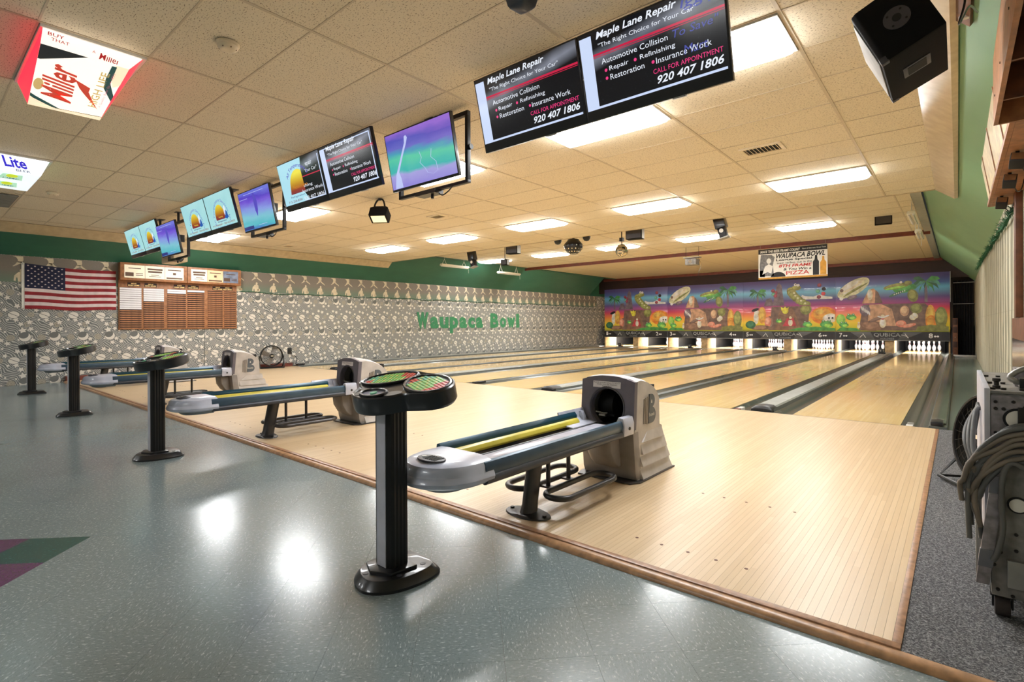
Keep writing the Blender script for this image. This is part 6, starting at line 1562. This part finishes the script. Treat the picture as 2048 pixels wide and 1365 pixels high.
# ---------------------------------------------------------------- lane machine with cables
t = thing('lane_machine', 'worn grey steel lane machine standing on casters on the carpet', 'machine', (0.26, 3.2, -0.004))
MX0, MX1, MY0, MY1, MZ0, MZ1 = 0.080, 0.435, 2.665, 3.62, 0.09, 0.845
MB().box(MX0 + 0.012, MX1, MY0, MY1, MZ0, MZ1).build('body', 'metal_dull', t, bevel=0.004)
MB().box(MX0 - 0.006, MX0 + 0.0115, MY0 - 0.012, MY1 + 0.01, MZ0 + 0.04, MZ1 + 0.02).build('side_panel', 'strip_silver', t, bevel=0.003)
MB().box(MX0 + 0.0125, MX1, MY0 - 0.006, MY0 - 0.0005, MZ0 + 0.50, MZ1 - 0.006).build('upper_plate', 'metal_plate', t, bevel=0.002)
MB().box(MX0 + 0.0125, MX1 - 0.01, MY0 - 0.005, MY0 - 0.0005, MZ0 + 0.0, MZ0 + 0.49).build('lower_plate', 'metal_dull', t, bevel=0.002)
MB().box(MX0 + 0.0, MX1, MY0 - 0.008, MY1, MZ1 + 0.0005, MZ1 + 0.012).build('top_plate', 'metal_dull', t, bevel=0.003)
bolts = [(0.106, 0.815), (0.106, 0.79), (0.128, 0.79), (0.106, 0.70), (0.128, 0.70), (0.155, 0.818), (0.185, 0.80), (0.10, 0.205), (0.118, 0.255), (0.15, 0.10), (0.11, 0.115), (0.16, 0.33), (0.16, 0.27), (0.118, 0.565)]
for x, z in bolts: MB().cyl((x, MY0 - 0.006, z), (x, MY0 - 0.013, z), 0.0065, 0.005, n=8).build('bolt', 'bolt_dark', t)
for x, y in ((0.10, 2.70), (0.13, 2.70), (0.10, 2.95), (0.14, 2.95), (0.10, 3.3), (0.14, 3.3), (0.18, 2.70)): MB().cyl((x, y, MZ1 + 0.012), (x, y, MZ1 + 0.02), 0.008, n=8).build('bolt', 'bolt_dark', t)
MB().lathe([(0.012, 0), (0.012, 0.012), (0.008, 0.014), (0.008, 0.026), (0.013, 0.03), (0.012, 0.04)], 12, (0.112, 2.74, MZ1 + 0.012)).build('post', 'bolt_dark', t)
for z, r_ in ((0.755, 0.04), (0.44, 0.03)):
    MB().cyl((0.165, MY0 - 0.006, z), (0.165, MY0 - 0.012, z), r_, n=24).build('dial_rim', 'black_matte', t); MB().cyl((0.165, MY0 - 0.011, z), (0.165, MY0 - 0.016, z), r_ * 0.8, n=24).build('dial', 'white_paint', t)
MB().box(0.165, 0.185, MY0 - 0.03, MY0 - 0.006, 0.73, 0.80).build('bracket', 'bolt_dark', t, bevel=0.003)
MB().tube(smooth_path([(0.42, 2.78, 0.95), (0.25, 2.78, 0.945), (0.19, 2.77, 0.935), (0.152, 2.76, 0.905), (0.162, 2.75, 0.89), (0.19, 2.75, 0.885), (0.42, 2.75, 0.89)]), 0.0105, 10).build('handle', 'metal_grey', t, angle=60)
MB().box(0.175, 0.20, 2.73, 2.77, MZ1 + 0.0125, 0.90).build('handle_block', 'black_plastic', t, bevel=0.003)
MB().box(0.17, 0.30, MY0 + 0.2, MY0 + 0.3, MZ1 + 0.0125, 0.93).build('latch_block', 'metal_plate', t, bevel=0.003)
# lever arm with tape
lv = MB(); a, b = Vector((0.118, MY0 - 0.03, 0.60)), Vector((0.066, MY0 - 0.045, 0.14)); d = (b - a).normalized(); sx_ = Vector((1, 0, 0)) * 0.019; sy_ = Vector((0, 1, 0)) * 0.01
lv.loft([[tuple(p - sx_ - sy_), tuple(p + sx_ - sy_), tuple(p + sx_ + sy_), tuple(p - sx_ + sy_)] for p in (a, b)]); lv.build('lever', 'metal_plate', t, bevel=0.002)
for q in (0.12, 0.72):
    p = a + (b - a) * q; r2 = a + (b - a) * (q + 0.14); tp = MB(); s1, s2 = sx_ * 1.12, sy_ * 1.3
    tp.loft([[tuple(w - s1 - s2), tuple(w + s1 - s2), tuple(w + s1 + s2), tuple(w - s1 + s2)] for w in (p, r2)]); tp.build('tape', 'tape_grey', t, bevel=0.002)
MB().box(MX0 - 0.03, MX0 - 0.012, 2.72, 2.75, 0.13, 0.50).build('side_bar', 'metal_grey', t, bevel=0.003)
fr_ = ((0.098, MY0 - 0.0066, 0.40), (0, 0, 1), (-1, 0, 0))
MB().box(0.095, 0.125, MY0 - 0.0062, MY0 - 0.0051, 0.385, 0.565).build('warning_label', 'metal_grey', t)
wl_ = [o for o in t.children if o.name.startswith('warning_label')][0]
for k, bd in enumerate(('WARNING: To reduce the risk of fire or shock,', 'only use a Power Cord other than the one', 'supplied.')):
    lettering(bd, (0, 0.165 - 0.035 * k, -0.006 - 0.008 * k - 0.0045, -0.006 - 0.008 * k), ((0.096, MY0 - 0.0068, 0.392), (0, 0, 1), (-1, 0, 0)), 'ink_dark', wl_)
MB().box(0.135, 0.30, MY0 - 0.025, MY0 - 0.0055, 0.135, 0.235).build('pocket', 'metal_grey', t, bevel=0.003)
for x, y in ((0.125, 2.72), (0.36, 2.72), (0.125, 3.5), (0.36, 3.5)):
    f_ = MB(); f_.box(x - 0.035, x + 0.035, y - 0.03, y + 0.03, 0.075, 0.0895); f_.box(x - 0.03, x - 0.024, y - 0.015, y + 0.015, 0.03, 0.075); f_.box(x + 0.024, x + 0.03, y - 0.015, y + 0.015, 0.03, 0.075)
    cs = f_.build('caster_fork', 'black_metal', t)
    MB().cyl((x - 0.022, y, 0.034), (x + 0.022, y, 0.034), 0.037, n=20).build('caster_wheel', 'rubber', cs, bevel=0.004)
t = thing('cable_bundle', 'bundle of thick grey cables draped over the worn lane machine', 'cables', (0.1, 2.75, 0.2))
rnd = random.Random(11)
for k in range(13):
    dz = k * 0.012; col_ = 'cable_grey' if k < 8 else 'cable_tan'
    z0 = 0.725 - (k % 7) * 0.022; y0 = MY0 - 0.035 - 0.01 * (k // 7); x0 = 0.062 - 0.011 * (k % 5) - 0.004 * (k // 5); zb = 0.30 + 0.045 * ((k * 5) % 7)
    j = lambda s: rnd.uniform(-s, s)
    path = [(0.44, y0 + j(.01), z0 - 0.01), (0.24, y0 - 0.01, z0 + 0.012 + j(.006)), (0.16, y0 - 0.012, z0 + 0.006 + j(.006)), (0.11, y0 - 0.012, z0 - 0.03 + j(.008)), (x0 + 0.022, y0 - 0.01, z0 - 0.085 + j(.01)), (x0, y0 + j(.012), z0 - 0.16), (x0 - 0.004 + j(.008), y0 + j(.012), (z0 + zb) / 2 - 0.06), (x0 + j(.01), y0 + j(.015), zb)]
    MB().tube(smooth_path(path, 5), 0.0088, 8).build('cable', col_, t, angle=60)
for k in range(5):
    x0 = 0.055 - 0.012 * (k % 3); y0 = 2.80 + 0.05 * k
    path = [(0.072, y0 + 0.25, 0.74), (x0, y0 + 0.2, 0.72 - 0.03 * k), (x0 - 0.01, y0 + 0.1, 0.60), (x0 + 0.008, y0 + 0.04, 0.52), (x0 - 0.006, y0, 0.46), (x0, y0 - 0.05, 0.40)]
    MB().tube(smooth_path(path, 5), 0.009, 8).build('cable', 'cable_grey', t, angle=60)
MB().tube(smooth_path([(0.25, 2.60, 0.52), (0.16, 2.605, 0.60), (0.125, 2.605, 0.565), (0.118, 2.605, 0.45), (0.122, 2.605, 0.36), (0.108, 2.605, 0.27), (0.095, 2.61, 0.235)]), 0.009, 8).build('cable', 'cable_grey', t, angle=60)
# mirror and post on the right wall
t = thing('wall_mirror', 'dark-framed mirror panel low on the streaky wall behind the lane machine', 'mirror', (XRW - 0.02, 6.7, 0.5))
MB().box(XRW - 0.03, XRW - 0.001, 5.9, 7.35, 0.55, 1.15).build('frame', 'wood_oak_dark', t, bevel=0.004); MB().box(XRW - 0.032, XRW - 0.0305, 5.95, 7.30, 0.60, 0.95).build('glass', 'chrome', t)
tag(MB().box(XRW - 0.05, XRW - 0.001, 6.55, 6.75, 1.151, 2.2995).build('wall_post', 'wood_oak_dark', bevel=0.004), 'dark brown upright board on the streaky wall above the mirror', 'board')

# ---------------------------------------------------------------- gear under the raised ceiling
def hang(x, y, z0, z1, mat='black_metal', r=0.008): return MB().cyl((x, y, z0), (x, y, z1), r, n=8)
ball = thing('effect_ball', 'dark dome-shaped disco light covered in small lenses under the raised ceiling', 'disco light', (-6.98, 10.45, 2.75))
c_ = (-6.98, 10.45, 3.03)
MB().lathe([(0.02, -0.245), (0.10, -0.235), (0.175, -0.17), (0.22, -0.08), (0.225, -0.02), (0.20, 0.02), (0.16, 0.06), (0.13, 0.11)], 24, c_).build('dome', 'black_plastic', ball, angle=60)
ls = MB()
for a in range(0, 360, 24):
    for e_ in (10, 30, 50, 70):
        r_ = 0.232; d = Vector((math.cos(R(a + e_)) * math.cos(R(e_)), math.sin(R(a + e_)) * math.cos(R(e_)), -math.sin(R(e_)))); p = Vector(c_) + Vector((0, 0, -0.01)) + d * r_ * 0.97; ls.cyl(tuple(p), tuple(p + d * 0.016), 0.019, 0.015, n=8)
ls.build('lenses', 'chrome', ball)['kind'] = 'stuff'
hang(-6.98, 10.45, 3.13, ZC2 - 0.001, r=0.03).build('stem', 'black_metal', ball)
for dx in (-0.42, 0.40):
    o = thing('small_dome', 'small dark dome lamp beside the disco dome, ' + ('wallpaper side' if dx < 0 else 'walkway side'), 'disco light', (c_[0] + dx, 10.4, 3.05))
    MB().lathe([(0.01, -0.1), (0.06, -0.085), (0.09, -0.03), (0.095, 0.02), (0.06, 0.05)], 18, (c_[0] + dx, 10.4, 3.15)).build('dome', 'black_plastic', o, angle=60); hang(c_[0] + dx, 10.4, 3.19, ZC2 - 0.001, r=0.02).build('stem', 'black_metal', o)
mb_ = thing('mirror_ball', 'silver mirror ball hanging under the raised ceiling', 'mirror ball', (-5.83, 10.7, 2.65))
cb_ = Vector((-5.83, 10.7, 2.79)); g = MB(); nl, nm_ = 14, 24
for i in range(nl):
    for j_ in range(nm_):
        a0, a1 = math.pi * i / nl, math.pi * (i + 1) / nl; b0, b1 = 2 * math.pi * j_ / nm_, 2 * math.pi * (j_ + 0.93) / nm_; a1 -= 0.012
        q = lambda a, b: tuple(cb_ + Vector((math.sin(a) * math.cos(b), math.sin(a) * math.sin(b), math.cos(a))) * 0.145)
        if i == 0: g.add([q(a0 + 0.02, b0), q(a1, b0), q(a1, b1)], [(0, 1, 2)])
        else: g.add([q(a0, b0), q(a1, b0), q(a1, b1), q(a0, b1)], [(0, 1, 2, 3)])
me_ = g.build('facets', 'mirror_ball', mb_, angle=5, flip=False)
MB().lathe([(0.01, -0.14), (0.09, -0.108), (0.14, 0.0), (0.09, 0.108), (0.01, 0.14)], 16, tuple(cb_)).build('core', 'metal_dull', mb_, angle=60)
mt = MB(); mt.box(-5.87, -5.79, 10.66, 10.74, 3.0, 3.08); mt.cyl((-5.83, 10.7, 2.93), (-5.83, 10.7, 3.0), 0.008, n=8); mt.cyl((-5.83, 10.7, 3.08), (-5.83, 10.7, ZC2 - 0.001), 0.012, n=8); mt.build('motor', 'black_metal', mb_)
def box_speaker(x, y, z, w, d, h, label, rz=0, zc=ZC2):
    t = thing('box_speaker', label, 'speaker', (x, y, z))
    T_ = Matrix.Translation((x, y, z + h / 2)) @ Matrix.Rotation(R(rz), 4, 'Z')
    g = MB(); g.T = T_; g.box(-w / 2, w / 2, -d / 2, d / 2, -h / 2, h / 2); g.build('cabinet', 'speaker_black', t, bevel=0.006)
    g = MB(); g.T = T_; g.box(-w / 2 + .015, w / 2 - .015, -d / 2 - 0.004, -d / 2, -h / 2 + .015, h / 2 - .015); g.build('grille', 'dark_grey', t)
    g = MB(); g.T = T_; g.box(w / 2, w / 2 + 0.006, -d / 2 + 0.02, d / 2 - 0.02, -h / 2 + 0.01, h / 2 - 0.01); g.build('side_plate', 'metal_grey', t)
    g = MB(); g.cyl((x, y, z + h), (x, y, zc - 0.001), 0.012, n=8); g.box(x - 0.05, x + 0.05, y - 0.05, y + 0.05, zc - 0.008, zc - 0.001); g.build('hanger', 'black_metal', t)
box_speaker(-5.42, 10.55, 2.98, 0.36, 0.20, 0.24, 'black box light with a grey side hung beside the mirror ball', 8)
box_speaker(-8.95, 10.55, 2.98, 0.34, 0.20, 0.22, 'black box light with a grey side hung between disco dome and moving light', 8)
box_speaker(-9.9, 11.3, 2.82, 0.20, 0.16, 0.16, 'little black speaker on a thin hanger under the raised ceiling', 10)
box_speaker(-1.20, 13.6, 3.20, 0.30, 0.12, 0.20, 'flat black speaker bracketed under the raised ceiling beside the tube lights', 6)
def moving(x, y, z, label):
    t = thing('moving_light', label, 'stage light', (x, y, z))
    T_ = Matrix.Translation((x, y, z + 0.2)) @ Matrix.Rotation(R(-14), 4, 'Y')
    g = MB(); g.T = T_; g.box(-0.10, 0.10, -0.09, 0.09, 0.02, 0.30); g.build('case', 'black_plastic', t, bevel=0.01)
    g = MB(); g.T = T_; g.box(-0.07, 0.07, -0.07, 0.07, -0.17, 0.02); g.build('head', 'black_metal', t, bevel=0.008)
    g = MB(); g.T = T_; g.cyl((0.0, -0.071, -0.04), (0.0, -0.083, -0.04), 0.04, n=14); g.build('lens', 'white_gloss', t)
    g = MB(); g.T = T_; g.box(-0.10, 0.10, -0.10, 0.07, -0.195, -0.171); g.build('mirror_plate', 'metal_grey', t, bevel=0.004)
    hang(x, y, z + 0.4, ZC2 - 0.001, r=0.02).build('hanger', 'black_metal', t)
moving(-3.47, 10.35, 2.74, 'black moving light with a round lens hung over lane six')
moving(-10.45, 10.55, 2.72, 'black moving light with a round lens hung over lanes two and three')
t = thing('ceiling_projector', 'small grey box with wires under the batten of the raised ceiling', 'projector', (-5.95, 15.2, 2.83))
MB().box(-6.12, -5.80, 15.05, 15.35, 2.84, 3.02).build('case', 'metal_dull', t, bevel=0.01); MB().cyl((-5.96, 15.05, 2.93), (-5.96, 15.03, 2.93), 0.05, n=14).build('lens', 'chrome', t)
MB().box(-6.2, -5.72, 15.1, 15.3, 3.05, 3.07).build('shelf', 'metal_grey', t); w_ = MB(); [w_.cyl((x, 15.2, 3.02), (x, 15.2, ZC2 - 0.001), 0.006, n=6) for x in (-6.15, -5.77)]; w_.build('rod', 'black_metal', t)
MB().tube(smooth_path([(-5.75, 15.2, 3.0), (-5.70, 15.2, 2.8), (-5.78, 15.2, 2.6), (-5.76, 15.2, 2.45)]), 0.006, 6).build('dangling_wire', 'black_plastic', t)
# fluorescent shop lights on V-chains along both slopes
def shop(x, y0, z, label):
    t = thing('tube_light', label, 'strip light', (x, y0 + 0.61, z - 0.05), 'hanging tube lights')
    MB().prism([(x - 0.07, z - 0.03), (x - 0.05, z + 0.03), (x + 0.05, z + 0.03), (x + 0.07, z - 0.03)], y0, y0 + 1.25, 'y').build('reflector', 'tube_white', t, bevel=0.006)
    for dx in (-0.03, 0.03): MB().cyl((x + dx, y0 + 0.02, z - 0.045), (x + dx, y0 + 1.23, z - 0.045), 0.014, n=10).build('tube', 'white_gloss', t)
    for yy in (y0 + 0.15, y0 + 1.05):
        g = MB(); g.tube([(x, yy - 0.09, z + 0.03), (x, yy, ZC2 - 0.08), (x, yy + 0.09, z + 0.03)], 0.007, 6); g.cyl((x, yy, ZC2 - 0.08), (x, yy, ZC2 - 0.001 - 0.02), 0.004, n=6); g.build('chain', 'white_gloss', t)
    MB().tube([(x, y0 + 1.24, z), (x, y0 + 1.27, z - 0.1), (x, y0 + 1.27, z - 0.2)], 0.005, 6).build('pull_cord', 'white_gloss', t)
shop(-12.92, 11.55, 3.10, 'white hanging tube light by the dark green slope, just past the ceiling step')
shop(-12.92, 14.35, 3.06, 'white hanging tube light by the dark green slope, next to the wooden batten')
shop(-0.64, 11.95, 3.12, 'white hanging tube light by the pale green slope, just past the ceiling step')
shop(-0.64, 14.25, 3.10, 'white hanging tube light by the pale green slope, next to the wooden batten')
# banner
t = thing('banner', 'white advertising banner for a league special hung from the wooden batten', 'banner', (-3.53, 16.2, 2.375))
BX0, BX1, BZ0, BZ1 = -4.40, -2.66, 2.375, 3.24
MB().box(BX0, BX1, 16.2, 16.206, BZ0, BZ1).build('sheet', 'banner_white', t)
sh = t.children[0]
bw_, bh_ = BX1 - BX0, BZ1 - BZ0
fa = ((BX0, 16.1985, BZ0), (bw_, 0, 0), (0, 0, bh_)); fb_ = ((BX0, 16.1975, BZ0), (bw_, 0, 0), (0, 0, bh_))
g = MB(); rect(g, 0.0, 1.0, 0.84, 1.0, fa); blob(g, 0.30, 0.06, 0.11, 0.16, fa, a0=0, a1=math.pi); flat(g, [(0.02, 0.08), (0.02, 0.30), (0.10, 0.30), (0.10, 0.08)], fa); flat(g, [(0.80, 0.06), (0.80, 0.48), (0.825, 0.55), (0.83, 0.68), (0.86, 0.68), (0.865, 0.55), (0.885, 0.48), (0.885, 0.06)], fa); g.build('black_print', 'banner_black', sh, flip=False)
g = MB(); flat(g, [(0.02, 0.10), (0.24, 0.10), (0.22, 0.45), (0.25, 0.72), (0.20, 0.80), (0.04, 0.82), (0.02, 0.5)], fa); g.build('grey_print', 'banner_grey', sh, flip=False)
g = MB(); blob(g, 0.16, 0.60, 0.035, 0.09, fb_); flat(g, [(0.06, 0.16), (0.10, 0.42), (0.16, 0.50), (0.22, 0.42), (0.20, 0.18), (0.14, 0.24)], fb_); g.build('figure_print', 'banner_white', sh, flip=False)
g = MB(); rect(g, 0.0, 1.0, 0.0, 0.055, fa); flat(g, [(0.90, 0.06), (0.90, 0.44), (0.925, 0.52), (0.93, 0.64), (0.955, 0.64), (0.96, 0.52), (0.985, 0.44), (0.985, 0.06)], fa); g.build('gold_print', 'banner_gold', sh, flip=False)
for bd, bx, m_, k in (('MAKE THE BEER FRAME COUNT', (0.03, 0.62, 0.87, 0.955), 'banner_white', dict(shear=0.2, bold=0.03)), ('Open til late next Great Taste', (0.65, 0.98, 0.89, 0.945), 'banner_white', {}),
                      ('WAUPACA BOWL', (0.27, 0.97, 0.66, 0.82), 'banner_black', dict(shear=0.3, bold=0.03)), ('League Special', (0.27, 0.79, 0.555, 0.645), 'banner_black', dict(bold=0.03)), ('team strikes out in the', (0.28, 0.79, 0.475, 0.54), 'banner_black', dict(bold=0.01)),
                      ('8TH FRAME', (0.31, 0.79, 0.36, 0.455), 'banner_red', dict(shear=0.2, bold=0.03)), ('& You Win a', (0.38, 0.78, 0.25, 0.335), 'banner_black', dict(shear=0.2, bold=0.02)), ('PIZZA', (0.42, 0.75, 0.11, 0.23), 'banner_red', dict(bold=0.01)), ('Join us and let the good times roll', (0.36, 0.78, 0.012, 0.045), 'banner_black', {})):
    lettering(bd, bx, fb_, m_, sh, **k)
g = MB(); [g.cyl((x, 16.203, BZ1), (x, 16.203, ZC2 + 0.015), 0.004, n=6) for x in (BX0 + 0.05, BX1 - 0.05)]; g.build('hanger', 'metal_grey', t)
# old monitor behind the farthest screens
t = thing('old_monitor', 'pale boxy monitor hung beneath the farthest pair of screens', 'monitor', (-12.1, 3.55, 2.5))
MB().box(-12.5, -11.75, 3.5, 3.75, 2.40, 2.68).build('case', 'cream_plastic', t, bevel=0.02); MB().box(-12.56, -12.501, 3.52, 3.73, 2.42, 2.68).build('side', 'black_plastic', t); hang(-12.1, 3.62, 2.68, ZC1 - 0.001, r=0.02).build('pole', 'black_metal', t)

for k, (x, lab) in enumerate(((lane_right(7) + 0.075, 'red and white foul sensor at the start of the gutter beside lane seven'), (XR8 + 0.075, 'grey and white foul sensor at the start of the outer gutter of lane eight'))):
    t = thing('foul_sensor', lab, 'sensor', (x, YF + 0.16, -0.05))
    MB().box(x - 0.03, x + 0.03, YF + 0.05, YF + 0.30, -0.05, -0.002).build('case', 'white_gloss' if k == 0 else 'metal_grey', t, bevel=0.005)
    MB().box(x - 0.031, x + 0.031, YF + 0.045, YF + 0.13, -0.048, 0.0).build('cap', 'wood_red' if k == 0 else 'white_gloss', t, bevel=0.004)
